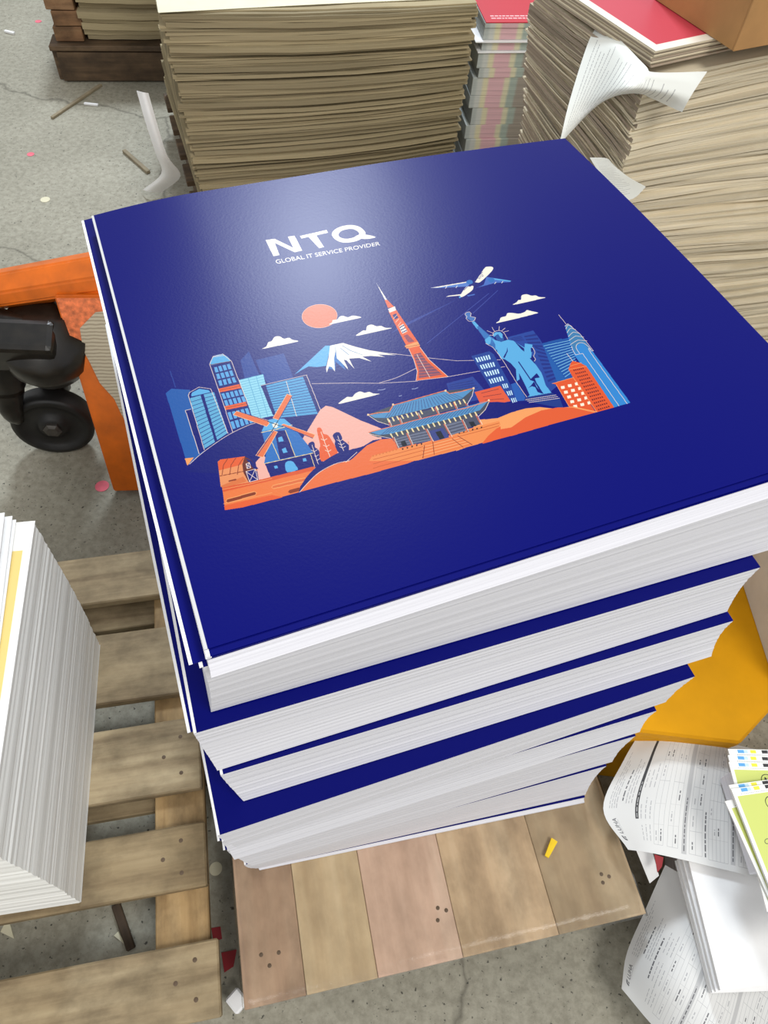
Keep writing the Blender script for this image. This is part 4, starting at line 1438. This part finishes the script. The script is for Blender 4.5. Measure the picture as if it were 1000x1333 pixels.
def form_art(seed, dark_bar):
    """order form in millimetres times four, drawn with y up"""
    rg = random.Random(seed)
    K = 4
    r = Raster(210 * K, 297 * K, (208, 208, 206))
    class S_:
        def poly(s, p, c): r.poly([(a * K, (297 - b) * K) for a, b in p], c)
    s = S_()
    INK, GR = (92, 92, 96), (164, 164, 166)
    rect = lambda x, y, w, h, c: s.poly([(x, y), (x + w, y), (x + w, y + h), (x, y + h)], c)
    # logo mark and name
    s.poly([(16, 20), (17, 14), (20, 11), (25, 10), (24, 14), (20, 15), (19, 20)], INK)
    s.poly([(20.5, 20), (21, 16.5), (23.5, 15.5), (22.8, 20)], INK)
    for tri in text_tris('LUHA', shear=0.15, bold=0.01):
        s.poly([(28 + p[0] * 26, 20 - p[1] * 8.5) for p in tri], INK)
    rect(30, 22, 22, 0.8, GR)
    for k, w in enumerate((84, 70, 62, 40)): dashes(s, 70, 11 + k * 4.2, w, 1.3, GR, rg)
    dashes(s, 80, 33, 42, 2.2, INK, rg)
    for k, w in enumerate((62, 50, 56)): dashes(s, 76, 40 + k * 5, w, 1.5, GR, rg)
    if dark_bar:
        rect(52, 58, 150, 6.0, (54, 54, 56))
        dashes(s, 54, 60.4, 50, 1.3, (190, 190, 190), rg)
    else:
        dashes(s, 52, 58, 62, 2.8, INK, rg)
    for k, y in enumerate((68, 76, 84)):
        for x in (18, 52, 96): dashes(s, x, y, rg.uniform(18, 34), 1.5, GR, rg)
    def table(x0, y0, x1, y1, nx, ny, fill=0.6):
        for i in range(nx + 1): rect(x0 + (x1 - x0) * i / nx - 0.2, y0, 0.4, y1 - y0, GR)
        for j in range(ny + 1): rect(x0, y0 + (y1 - y0) * j / ny - 0.2, x1 - x0, 0.4, GR)
        for i in range(nx):
            for j in range(ny):
                if rg.random() < fill: dashes(s, x0 + (x1 - x0) * (i + 0.2) / nx, y0 + (y1 - y0) * (j + 0.4) / ny, (x1 - x0) / nx * rg.uniform(.25, .65), 1.8, INK if rg.random() < .5 else GR, rg)
    table(14, 92, 196, 110, 6, 2)
    table(14, 118, 196, 136, 6, 2)
    rect(8, 142, 192, 8, (178, 178, 178))
    dashes(s, 12, 145, 74, 1.8, INK, rg)
    table(10, 154, 196, 174, 6, 2, 0.5)
    dashes(s, 10, 178, 60, 2, INK, rg)
    table(8, 184, 196, 214, 7, 5, 0.25)
    rect(8, 218, 192, 7, (178, 178, 178))
    dashes(s, 12, 220.5, 60, 1.8, INK, rg)
    table(8, 230, 196, 272, 7, 6, 0.3)
    for k in range(3): dashes(s, 10, 276 + k * 5, 120, 1.6, GR, rg)
    return r.a


def form(name, net, mat, lab, seed, wr=0.0015):
    rows_ = [[P(*q) for q in row] for row in net]
    o = sheet(name, rows_, 8, 10, 0.0005, [mat, WHITE_PAPER], wrinkle=wr, seed=seed)
    tag(o, lab, 'form sheet', 'printed order forms at the lower right')
    return o


# rows run down the page, entries across it (left page edge first)
FORM1 = image_mat('order_form_print_a', np.ascontiguousarray(form_art(3, True)[::-1]), 0.6)
FORM2 = image_mat('order_form_print_b', np.ascontiguousarray(form_art(8, False)[::-1]), 0.6)
form('order_form', [[(818, 1106, 1.205), (786, 1052, 1.205), (812, 990, 1.195), (838, 946, 1.190)],
                    [(855, 1112, 1.190), (858, 1050, 1.176), (872, 985, 1.172), (886, 945, 1.176)],
                    [(935, 1130, 1.184), (935, 1060, 1.176), (940, 1005, 1.172), (944, 966, 1.176)],
                    [(1020, 1150, 1.184), (1022, 1080, 1.180), (1025, 1030, 1.176), (1030, 985, 1.176)]], FORM1,
     'crumpled white order form with a black bar, lying right of the navy stack', 1)
form('order_form', [[(809, 1287, 1.325), (817, 1238, 1.315), (842, 1180, 1.295), (866, 1126, 1.265)],
                    [(848, 1333, 1.300), (872, 1275, 1.250), (898, 1215, 1.240), (925, 1160, 1.236)],
                    [(905, 1392, 1.262), (936, 1328, 1.240), (955, 1265, 1.238), (985, 1205, 1.236)],
                    [(975, 1450, 1.245), (1000, 1385, 1.240), (1020, 1320, 1.238), (1050, 1250, 1.236)]], FORM2,
     'order form with logo at its left edge, drooping to the floor at lower right', 2, 0.001)
# support pile under the forms
f0 = P(868, 1150, 1.2)
quad = [P(912, 1120, 1.245), P(930, 1262, 1.245), P(1090, 1330, 1.245), P(1110, 985, 1.245), P(905, 985, 1.245)]
root = tag(empty('support_pile', (0, 0, 0)), 'low white pile of paper packs beneath the order forms at lower right', 'paper pile')
zz = [0.0, 0.04, 0.08, 0.12, 0.155]
qc = np.mean(quad, axis=0)
for k in range(4):
    prism('paper_pack', [(qc + (q - qc) * (1.0 - 0.01 * (k % 2)))[:2] for q in quad], zz[k] + 0.0006, zz[k + 1] - 0.0006, [PAPER_EDGE], root, 0.001)
# pink and red scraps showing in the gap
a = P(846, 1112, 1.23)
s_ = sheet('red_card', [[P(852, 1112, 1.226), P(864, 1116, 1.224)], [P(856, 1136, 1.236), P(862, 1128, 1.232)]], 3, 3, 0.001, DEEPRED)
tag(s_, 'sliver of deep red card poking out between the two order forms', 'card')
s_ = sheet('white_card', [[P(828, 1106, 1.25), P(850, 1110, 1.245)], [P(846, 1150, 1.275), P(858, 1140, 1.262)]], 3, 3, 0.001, WHITE_PAPER)
tag(s_, 'white card edge tucked below the upper order form, right of the board', 'card')

# pile of white sheets on the lower form
labs = ['lowest', 'second lowest', 'third lowest', 'middle', 'third highest', 'second highest', 'topmost']
for k in range(7):
    D = 1.228 - 0.0055 * k
    sh = k * 1.6 + (0, 1.6, -1.2, 1.4, -0.8, 1.8, 0.4)[k]
    rows_ = [[P(925 + sh * 1.3, 1293 - sh * .4, D), P(1000 + sh, 1290 - sh, D), P(1080 + sh, 1285 - sh, D)],
             [P(904 + sh * 1.2, 1210 - sh, D - .001), P(985, 1205, D - .001), P(1070, 1200, D - 0.001)],
             [P(880 + sh * 1.4, 1120 - sh, D), P(965, 1117, D), P(1060, 1112, D)]]
    s_ = sheet('white_sheet_bundle', rows_, 3, 3, 0.0053, [WHITE_PAPER, WHITE_PAPER], smooth=False)
    tag(s_, labs[k] + ' white sheet bundle of the pile on the lower order form', 'sheet bundle', 'white sheet bundles at lower right')

# lime cards
def lime_art(front):
    K = 5
    r = Raster(150 * K, 200 * K, (240, 240, 234))
    P_ = lambda p, c: r.poly([(a * K, (200 - b) * K) for a, b in p], c)
    rect = lambda x, y, w, h, c: P_([(x, y), (x + w, y), (x + w, y + h), (x, y + h)], c)
    rect(5, 11, 139, 182, (198, 206, 112))
    rect(14, 1, 10, 5, (92, 160, 214)); rect(24, 1, 6, 5, (190, 214, 226)); rect(34, 1, 9, 5, (232, 220, 70)); rect(52, 1, 9, 5, (52, 52, 54)); rect(61, 1, 9, 5, (150, 150, 152))
    rg = random.Random(4)
    for k in range(40): rect(12 + k * 2.6, 8, 1.4, 1.0, (150, 150, 150))
    INK = (40, 44, 34)
    if front:
        ring = [(52 + 9.5 * math.cos(a), 26 + 9.5 * math.sin(a)) for a in np.linspace(0, 2 * math.pi, 40)]
        ring2 = [(52 + 8.4 * math.cos(a), 26 + 8.4 * math.sin(a)) for a in np.linspace(0, 2 * math.pi, 40)]
        P_(ring, INK); P_(ring2, (198, 206, 112))
        for tri in text_tris('N', shear=0.2, bold=0.02): P_([(47 + p[0] * 10, 31 - p[1] * 10) for p in tri], INK)
        for tri in text_tris('noi', shear=0.1): P_([(42 + p[0] * 18, 48 - p[1] * 5) for p in tri], (90, 96, 70))
        for tri in text_tris('Chuc cho ban', shear=0.3): P_([(18 + p[0] * 62, 78 - p[1] * 7) for p in tri], (90, 96, 70))
        for tri in text_tris('Ta luon vui', shear=0.3): P_([(20 + p[0] * 54, 92 - p[1] * 7) for p in tri], (90, 96, 70))
    return np.ascontiguousarray(r.a[::-1])


LIME = image_mat('lime_card_print', lime_art(True), 0.45)


def lime(px, D, ang, lab):
    f = Frame(P(*px, D), R_(ang))
    rows_ = [[np.append(f.at(0.15 * i / 2, -0.20 * j / 2), EYE - D) for i in range(3)] for j in range(3)]
    s_ = sheet('lime_card', rows_, 2, 2, 0.0022, [LIME, WHITE_PAPER])
    tag(s_, lab, 'greeting card', 'lime green cards at the right edge')


lime((948, 975, ), 1.105, 4, 'lime card at the bottom of the upper pile, only its colour bars showing')
lime((948, 983), 1.101, 3, 'lime card second from the bottom of the upper pile, colour bars showing')
lime((949, 992), 1.097, 3.5, 'lime card on top of the upper pile at the right edge')
lime((944, 1043), 1.092, 16, 'lime card slid out to the left beneath the emblem card')
lime((949, 1022), 1.087, 12, 'lime card just under the emblem card, its colour bars peeping out')
lime((952, 1027), 1.082, 12, 'uppermost lime card with a round emblem and handwritten lines')
# the support below them
quad = [P(958, 1000, 1.11), P(1000, 1130, 1.11), P(1095, 1120, 1.11), P(1080, 985, 1.11)]
prism('lime_card_bundle', [q[:2] for q in quad], EYE - 1.168, EYE - 1.1075, [PAPER_EDGE], None, 0.001)
tag(bpy.data.objects['lime_card_bundle'], 'bundled block of cards under the lime card piles', 'card bundle')
s_ = sheet('plastic_sleeve', [[P(944, 975, 1.13), P(949, 985, 1.112), P(956, 990, 1.112)], [P(950, 1010, 1.14), P(958, 1015, 1.122), P(964, 1010, 1.118)], [P(958, 1050, 1.15), P(966, 1050, 1.13), P(972, 1045, 1.125)]], 4, 4, 0.0006,
           plain('grey_plastic_film', (150, 148, 140), 0.2, spec=0.6))
tag(s_, 'grey plastic sleeve folded along the left side of the lime cards', 'sleeve')

# ------------------------------------------------------------------ yellow box and the pile at the right edge
yq = [P(978, 962, 1.13), P(1120, 820, 1.13), P(1010, 660, 1.13), P(880, 790, 1.13), P(812, 922, 1.13), P(850, 950, 1.13)]
yc = np.array([[0.372, 0.415], [0.60, 0.408], [0.82, 0.62], [0.70, 0.86], [0.372, 0.80]])
root = tag(empty('yellow_box', (0.58, 0.6, 0)), 'mustard yellow painted box with a flat lid, right of the navy stack', 'box')
rel = lambda pts, s: [((p[0] - 0.58) * s, (p[1] - 0.6) * s) for p in pts]
prism('box_body', rel(yc, 0.985), 0.0, 0.236, [YELLOW], root, 0.003)
prism('box_lid', rel(yc, 1.0), 0.2385, 0.262, [YELLOW], root, 0.004)
bl = P(966, 758, 1.137)
b2 = P(998, 858, 1.137)
d = (bl - b2)[:2]
f = Frame(b2 - np.append(d * 0.3, 0), math.atan2(d[1], d[0]) - math.pi / 2)
GREYBOARD = plain('light_grey_board', (196, 192, 182), 0.7, var=0.03)
z = 0.2625
for k, (h, mat, dx, lab) in enumerate(((0.105, GREYBOARD, 0.0, 'light grey carton block standing on the yellow box at the right edge'),
                                       (0.030, PAPER_EDGE, 0.006, 'white packet with a red mark, lower of two on the light grey block'),
                                       (0.030, PAPER_EDGE, 0.014, 'white packet with red and blue marks, upper of two on the grey block'),
                                       (0.004, WHITE_PAPER, -0.01, 'white sheet on top of the packets at the right edge'))):
    root = tag(empty(('grey_block', 'packet', 'packet', 'loose_sheet')[k], (*f.at(dx, 0), z), f.ang), lab, ('block', 'packet', 'packet', 'paper sheet')[k])
    box('body', 0.20, 0.34, h - 0.001, mat, root, (0.10, 0.17, h / 2), 0, 0.001)
    if k in (1, 2):
        o = box('red_mark', 0.0006, 0.030, 0.012, DEEPRED, root, (-0.0004, 0.185 + 0.02 * k, h / 2), 0, 0.0001)
        o['label'] = 'red printed mark'
        o = box('blue_mark', 0.0006, 0.03, 0.012, plain('light_blue_mark', (90, 170, 214), 0.5), root, (-0.0004, 0.125 + 0.02 * k, h / 2), 0, 0.0001)
        o['label'] = 'light blue printed mark'
    z += h

# ------------------------------------------------------------------ coloured stack between the back piles
cl = P(632, 22, 0.82)
f = Frame(cl, R_(12))
STRIPES = [((0.0, 0.014), (184, 190, 186)), ((0.014, 0.03), (206, 208, 202)), ((0.03, 0.046), (226, 218, 182)), ((0.046, 0.092), (226, 182, 188)), ((0.092, 0.108), (222, 216, 184)), ((0.108, 0.13), (170, 182, 172)), ((0.13, 0.30), (164, 154, 142))]


def stripe_mat():
    m, t, b = nt('coloured_sheet_edges')
    tc = t.nodes.new('ShaderNodeTexCoord')
    sp = t.nodes.new('ShaderNodeSeparateXYZ')
    t.links.new(tc.outputs['Object'], sp.inputs[0])
    mm = t.nodes.new('ShaderNodeMath')
    mm.operation = 'MULTIPLY'
    mm.inputs[1].default_value = 1 / 0.30
    t.links.new(sp.outputs[0], mm.inputs[0])
    st = []
    for (a, b_), c in STRIPES:
        st += [(min(0.999, a / 0.30 + 0.012), c), (b_ / 0.30 - 0.012, c)]
    r = ramp(t, mm.outputs[0], st)
    n = noise(t, 1.0, 3, 0.6, sc=(4, 4, 500))
    r2 = ramp(t, n.outputs[0], [(0.3, (215, 215, 215)), (0.7, (255, 255, 255))])
    c = mixc(t, 1.0, r.outputs[0], r2.outputs[0], 'MULTIPLY')
    t.links.new(c, b.inputs['Base Color'])
    b.inputs['Roughness'].default_value = 0.6
    bump(t, b, n.outputs[0], 0.4, 0.001)
    return m


STR = stripe_mat()
hs = [0.012, 0.030, 0.004, 0.022, 0.004, 0.040, 0.026, 0.05, 0.034, 0.05, 0.04, 0.05, 0.045, 0.05, 0.04]
z = EYE - 0.835
for k, h in enumerate(hs):
    z -= h
    wht = h < 0.01
    off = rb.uniform(-.012, .004)
    o = box('printed_bundle' if not wht else 'white_divider', 0.24, 0.30, h - 0.0006, WHITE_PAPER if wht else STR, None, (0, 0, 0), 0, 0.0008)
    for v in o.data.vertices: v.co += Vector((0.12, 0.15, h / 2))
    p = f.at(off - (0.01 if wht else 0), -0.006 if wht else rb.uniform(-.002, .004))
    o.location = (p[0], p[1], z)
    o.rotation_euler.z = f.ang + R_(rb.uniform(-1, 1))
    tag(o, (ORD[k - sum(1 for q_ in hs[:k] if q_ < 0.01)] + ' bundle from the top with colour striped edges, between the two back piles' if not wht else ('upper' if k == 2 else 'lower') + ' white divider sheet in the colour striped stack at the back'),
        'sheet bundle' if not wht else 'divider', 'colour striped sheet bundles' if not wht else None)
low = z
root = tag(empty('stack_base', (*f.at(0.12, 0.15), 0), f.ang), 'timber base under the colour striped stack at the back', 'pallet')
for k in range(3): box('deck_board', 0.26, 0.09, 0.018, DARKWOOD, root, (0, -0.11 + 0.11 * k, low - 0.0095), 0, 0.001)
for k in range(2): box('bearer', 0.07, 0.30, low - 0.019, DARKWOOD, root, (-0.08 + 0.16 * k, 0, (low - 0.019) / 2), 0, 0.001)
rr = Raster(480, 300, (190, 36, 52))
for tri in text_tris('PRINTED SHEETS') if False else []: pass
rg = random.Random(2)
for k in range(2):
    x_ = 40
    while x_ < 250:
        w_ = rg.uniform(10, 26)
        rr.poly([(x_, 22 + k * 14), (x_ + w_, 22 + k * 14), (x_ + w_, 28 + k * 14), (x_, 28 + k * 14)], (236, 190, 190))
        x_ += w_ + 5
z0 = EYE - 0.835
p = f.at(0, 0)
o = mk('red_sheet', [(0, 0, .002), (.24, 0, .002), (.24, .3, .002), (0, .3, .002), (0, 0, 0), (.24, 0, 0), (.24, .3, 0), (0, .3, 0)],
       [(0, 1, 2, 3), (7, 6, 5, 4), (0, 4, 5, 1), (1, 5, 6, 2), (2, 6, 7, 3), (3, 7, 4, 0)], [image_mat('red_sheet_print', rr.a, 0.45)],
       uv=[(0, 0), (1, 0), (1, 1), (0, 1)] * 2, loc=(p[0] + 0.004, p[1], z0 + 0.0005), rz=f.ang)
tag(o, 'red sheet with pale small print on top of the colour striped stack', 'printed sheet')

# ------------------------------------------------------------------ papers draped at the corner of the right stack
def note_art(seed):
    rg = random.Random(seed)
    r = Raster(420, 600, (226, 228, 222))
    for k in range(26):
        dashes(r, 40, 40 + k * 20, rg.uniform(120, 330), 3.2, (150, 150, 150), rg)
    return r.a


NOTE = image_mat('faint_note_print', note_art(5), 0.6)
rows_ = [[P(728, 190, 0.623), P(742, 130, 0.579), P(768, 50, 0.521), P(785, 30, 0.507)],
         [P(745, 170, 0.615), P(775, 120, 0.557), P(800, 70, 0.511), P(806, 50, 0.500)],
         [P(786, 132, 0.579), P(812, 118, 0.521), P(830, 98, 0.507), P(840, 85, 0.500)],
         [P(830, 123, 0.554), P(842, 118, 0.521), P(848, 104, 0.508), P(853, 94, 0.502)],
         [P(888, 146, 0.554), P(898, 128, 0.532), P(908, 112, 0.520), P(921, 93, 0.510)]]
s_ = sheet('draped_paper', rows_, 7, 7, 0.0005, [NOTE, WHITE_PAPER])
tag(s_, 'large curled paper with faint print draped over the corner of the right stack', 'paper')
rows_ = [[P(768, 205, 0.640), P(790, 206, 0.655), P(798, 214, 0.668)],
         [P(780, 225, 0.650), P(802, 226, 0.668), P(818, 230, 0.672)],
         [P(800, 262, 0.640), P(825, 258, 0.655), P(841, 243, 0.668)]]
s_ = sheet('tucked_paper', rows_, 5, 5, 0.0005, [NOTE, WHITE_PAPER])
tag(s_, 'small curled paper sticking out beside the back corner of the navy sheets', 'paper')

# ------------------------------------------------------------------ orange pallet truck
tb = P(148, 640, 1.375)
tt = P(70, 385, 0.94)
tag_root = tag(empty('pallet_truck', (0, 0, 0)), 'orange pallet truck with scuffed paint and black steering wheel, partly behind the navy stack', 'pallet truck')
ex = np.array([math.cos(R_(8)), math.sin(R_(8)), 0])


def slab(name, q, thick, mat, parent, bev=0.003):
    """thick plate from four corner points (front face), thickness away from the camera side"""
    q = [np.array(p) for p in q]
    n = np.cross(q[1] - q[0], q[3] - q[0])
    n /= np.linalg.norm(n)
    if n[1] < 0: n = -n
    bm = bmesh.new()
    a = [bm.verts.new(p) for p in q]
    b = [bm.verts.new(p + n * thick) for p in q]
    bm.faces.new(a); bm.faces.new(b[::-1])
    for i in range(4): bm.faces.new((a[i], b[i], b[(i + 1) % 4], a[(i + 1) % 4]))
    bmesh.ops.recalc_face_normals(bm, faces=bm.faces[:])
    if bev: bmesh.ops.bevel(bm, geom=bm.edges[:], offset=bev, segments=2, affect='EDGES')
    return bm_obj(name, bm, mat, parent)


hw = 0.17
slab('heel_plate', [tb, tb + ex * hw, tt + ex * (hw + 0.02), tt], 0.045, ORANGE, tag_root)
nrm = np.cross(ex, tt - tb); nrm /= np.linalg.norm(nrm)
if nrm[1] > 0: nrm = -nrm
upv = (tt - tb)
# scuffed upper part and paper label remnant on the plate
q0 = tb + upv * 0.80 + nrm * 0.0012
slab('scuffed_patch', [q0 + ex * 0.004, q0 + ex * 0.15, q0 + ex * 0.16 + upv * 0.19, q0 + ex * 0.004 + upv * 0.19], 0.0010, ORANGE_WORN, tag_root, 0)
LABEL, t_, b_ = nt('ribbed_label_paper')
wv = t_.nodes.new('ShaderNodeTexWave')
wv.bands_direction = 'Z'
wv.inputs['Scale'].default_value = 44
wv.inputs['Distortion'].default_value = 2.5
tc_ = t_.nodes.new('ShaderNodeTexCoord')
t_.links.new(tc_.outputs['Object'], wv.inputs['Vector'])
r_ = ramp(t_, wv.outputs[1], [(0.1, (150, 138, 116)), (0.6, (184, 172, 148))])
t_.links.new(r_.outputs[0], b_.inputs['Base Color'])
b_.inputs['Roughness'].default_value = 0.8
pts_l = [(0.032, 0.86), (0.026, 0.76), (0.032, 0.70), (0.040, 0.60), (0.060, 0.52), (0.066, 0.44), (0.080, 0.33), (0.090, 0.30), (0.130, 0.36), (0.150, 0.60), (0.150, 0.90), (0.110, 0.94), (0.07, 0.93)]
bm = bmesh.new()
vs_ = [bm.verts.new(tb + upv * v + ex * u + nrm * 0.0022) for u, v in pts_l]
f_ = bm.faces.new(vs_)
ret = bmesh.ops.extrude_face_region(bm, geom=[f_])
for e in ret['geom']:
    if isinstance(e, bmesh.types.BMVert): e.co += Vector(nrm * 0.0012)
bmesh.ops.recalc_face_normals(bm, faces=bm.faces[:])
o = bm_obj('label_remnant', bm, LABEL, tag_root)
o['label'] = 'torn ribbed grey paper label'
# top beam: cross-section swept along the bridge direction to the left
bl0 = P(0, 392, 0.955)
br0 = P(132, 382, 0.945)
back = np.array([-0.02, 0.072, 0.034])
sec = [np.array((0, 0, 0)), np.array((0, 0.006, 0.028)), back * 0.55 + np.array((0, 0, 0.030)), back + np.array((0, 0.0, 0.004)), back + np.array((0, 0.01, -0.05)), np.array((0, 0.03, -0.03))]
bm = bmesh.new()
stations = [(-0.62, 0.85, -0.03), (-0.30, 0.88, -0.02), (-0.11, 0.92, -0.012), (0.035, 1.0, 0.0), (0.10, 1.05, 0.004), (0.20, 1.05, 0.004)]
dirb = (br0 - bl0); dirb = dirb / np.linalg.norm(dirb)
rings = []
for s0, k, dz in stations:
    c = bl0 + dirb * (s0 + np.linalg.norm(br0 - bl0) * 0.55) + np.array((0, 0, dz))
    rings.append([bm.verts.new(c + q * k) for q in sec])
for a in range(len(rings) - 1):
    for i in range(len(sec)):
        j = (i + 1) % len(sec)
        bm.faces.new((rings[a][i], rings[a][j], rings[a + 1][j], rings[a + 1][i]))
bm.faces.new(rings[0]); bm.faces.new(rings[-1][::-1])
bmesh.ops.recalc_face_normals(bm, faces=bm.faces[:])
bmesh.ops.bevel(bm, geom=bm.edges[:], offset=0.004, segments=2, affect='EDGES')
bm_obj('bridge_beam', bm, ORANGE, tag_root)
# forks running under the navy stack's board side
for k, off in enumerate((0.0, )):
    fo = tb + ex * 0.10 + np.array([0.02, 0.12, 0])
    box('fork', 0.16, 0.30, 0.05, ORANGE, tag_root, (fo[0] + 0.02, fo[1] + 0.08, 0.06), R_(8), 0.006, 2)
# pump housing, steering fork and wheel
wc = P(70, 547, 1.308)
ax = np.array([math.sin(R_(12)), -math.cos(R_(12)), 0])
wroot = bm_obj('wheel', lathe_bm([(0.030, -0.026), (0.078, -0.026), (0.086, -0.024), (0.090, -0.018), (0.090, 0.018), (0.086, 0.024), (0.074, 0.026), (0.070, 0.016), (0.034, 0.014), (0.030, 0.024), (0.012, 0.026)], 48),
               RUBBER, tag_root, True)
rotm = Vector((0, 0, 1)).rotation_difference(Vector(ax)).to_matrix().to_4x4()
wroot.matrix_world = Matrix.Translation(Vector((wc[0], wc[1], 0.0905))) @ rotm
hub = bm_obj('axle_nut', lathe_bm([(0.021, 0.0), (0.021, 0.008), (0.013, 0.012)], 6), STEEL, wroot)
hub.location = (0, 0, 0.024)
bm = tube_bm(catmull([wc + ax * 0.040 + np.array((-0.062, 0.0, 0.035)), wc + ax * 0.042 + np.array((-0.066, 0, 0.07)), wc + ax * 0.02 + np.array((-0.06, 0.0, 0.13)), wc + np.array((-0.03, 0.0, 0.235))], 5),
             [0.012, 0.014, 0.017, 0.020, 0.022, 0.024, 0.026, 0.029, 0.032, 0.036, 0.04, 0.043, 0.046, 0.048, 0.05, 0.05], 14)
bm_obj('steering_fork', bm, BLACK, tag_root, True)
bm = tube_bm(catmull([wc - ax * 0.045 + np.array((-0.005, 0, 0.0)), wc - ax * 0.05 + np.array((0.02, 0, 0.08)), wc + np.array((0.02, 0.02, 0.22))], 5), [0.026] * 4 + [0.034] * 4 + [0.04] * 3, 12)
bm_obj('steering_fork', bm, BLACK, tag_root, True)
pc = P(30, 470, 1.08)
bm = lathe_bm([(0.03, -0.07), (0.060, -0.065), (0.085, -0.03), (0.094, 0.03), (0.066, 0.045), (0.060, 0.075), (0.03, 0.08)], 28)
o = bm_obj('pump_housing', bm, BLACK, tag_root, True, loc=(pc[0] + 0.045, pc[1] + 0.03, pc[2] + 0.02))
bm = box_bm(0.16, 0.07, 0.09, 0.012, 2)
bm_obj('pump_bracket', box_bm(0.15, 0.03, 0.20, 0.012, 2), BLACK, tag_root, loc=(wc[0] + 0.05, wc[1] + 0.10, 0.27), rot=(0, 0, R_(8)))
bm_obj('pump_block', bm, BLACK, tag_root, loc=tuple(P(20, 450, 1.02)), rot=(0.3, 0.1, R_(10)))
bm = tube_bm(catmull([P(0, 415, 1.0), P(30, 425, 1.0), P(62, 430, 1.02), P(78, 470, 1.08)], 5), 0.022, 10)
bm_obj('linkage_arm', bm, BLACK, tag_root, True)

# ------------------------------------------------------------------ scraps on the floor
def dot(px, r, mat, lab, name='paper_dot', D=1.4):
    p = P(*px, D)
    bm = lathe_bm([(r, 0), (r, 0.0008), (r * 0.9, 0.001)], 24)
    o = bm_obj(name, bm, mat, loc=(p[0], p[1], p[2] + 0.0003))
    return tag(o, lab, 'paper dot', 'paper dots on the floor')


dot((40, 201), 0.012, PINK, 'small pink paper dot on the floor, left of the tall grey pile')
dot((50, 28), 0.013, PINK, 'faint pink paper dot on the floor at the far left')
dot((133, 633), 0.016, PINK, 'pink paper dot on the floor beside the orange heel plate')
dot((59, 260), 0.015, CREAM, 'cream round paper dot on the floor behind the orange beam')
dot((281, 1131), 0.011, CREAM, 'whitish round dot on the dark floor between the two pallets')


def stick(a, b, r, mat, lab, D=1.4, name='wood_stick'):
    p, q = P(*a, D), P(*b, D)
    d_ = q - p
    bm = box_bm(np.hypot(d_[0], d_[1]), r * 2, r * 1.4, r * 0.2)
    o = bm_obj(name, bm, mat, loc=tuple((p + q) / 2 + np.array((0, 0, r * 0.7 + 0.0002))), rot=(0, 0, math.atan2(d_[1], d_[0])))
    tag(o, lab, 'stick' if 'stick' in name else 'scrap')


GREYSTICK = plain('grey_stick', (136, 124, 100), 0.7)
stick((68, 155), (132, 112), 0.006, GREYSTICK, 'long thin grey stick on the floor before the small board pile')
stick((162, 198), (194, 226), 0.007, GREYSTICK, 'short grey stick on the floor left of the white paper strip')
stick((152, 1178), (172, 1236), 0.007, DARKWOOD, 'dark stick lying on the floor in the gap of the left pallet')
stick((7, 42), (19, 45), 0.006, WHITE_PAPER, 'tiny white scrap on the floor at the far upper left', 1.4, 'paper_scrap')
stick((110, 136), (128, 138), 0.005, WHITE_PAPER, 'thin white scrap on the floor below the small board pile', 1.4, 'paper_scrap')
stick((2, 475), (10, 512), 0.004, WHITE_PAPER, 'thin white scrap on the floor left of the black wheel', 1.4, 'paper_scrap')
stick((302, 1312), (318, 1294), 0.014, WHITE_PAPER, 'short white plastic piece at the front left corner of the wrapped board', 1.38, 'plastic_piece')
for k, (pts_, mat, D, lab) in enumerate((
        ([(0, 1213), (10, 1194), (18, 1222)], CREAM, 1.397, 'pale triangular paper scrap at the left edge under the white stack'),
        ([(148, 1218), (154, 1212), (163, 1230)], CREAM, 1.397, 'pale triangular scrap on the floor in the pallet gap'),
        ([(275, 1208), (287, 1206), (289, 1222), (278, 1226)], DEEPRED, 1.396, 'small deep red scrap between the pallets, farther one'),
        ([(288, 1240), (308, 1236), (304, 1258), (292, 1266)], DEEPRED, 1.396, 'larger deep red scrap between the pallets, nearer one'))):
    q = [P(*p, D) for p in pts_]
    o = prism('paper_scrap', [p[:2] for p in q], q[0][2] - 0.0022, q[0][2] - 0.0012, [mat])
    tag(o, lab, 'scrap', 'paper scraps between the pallets')
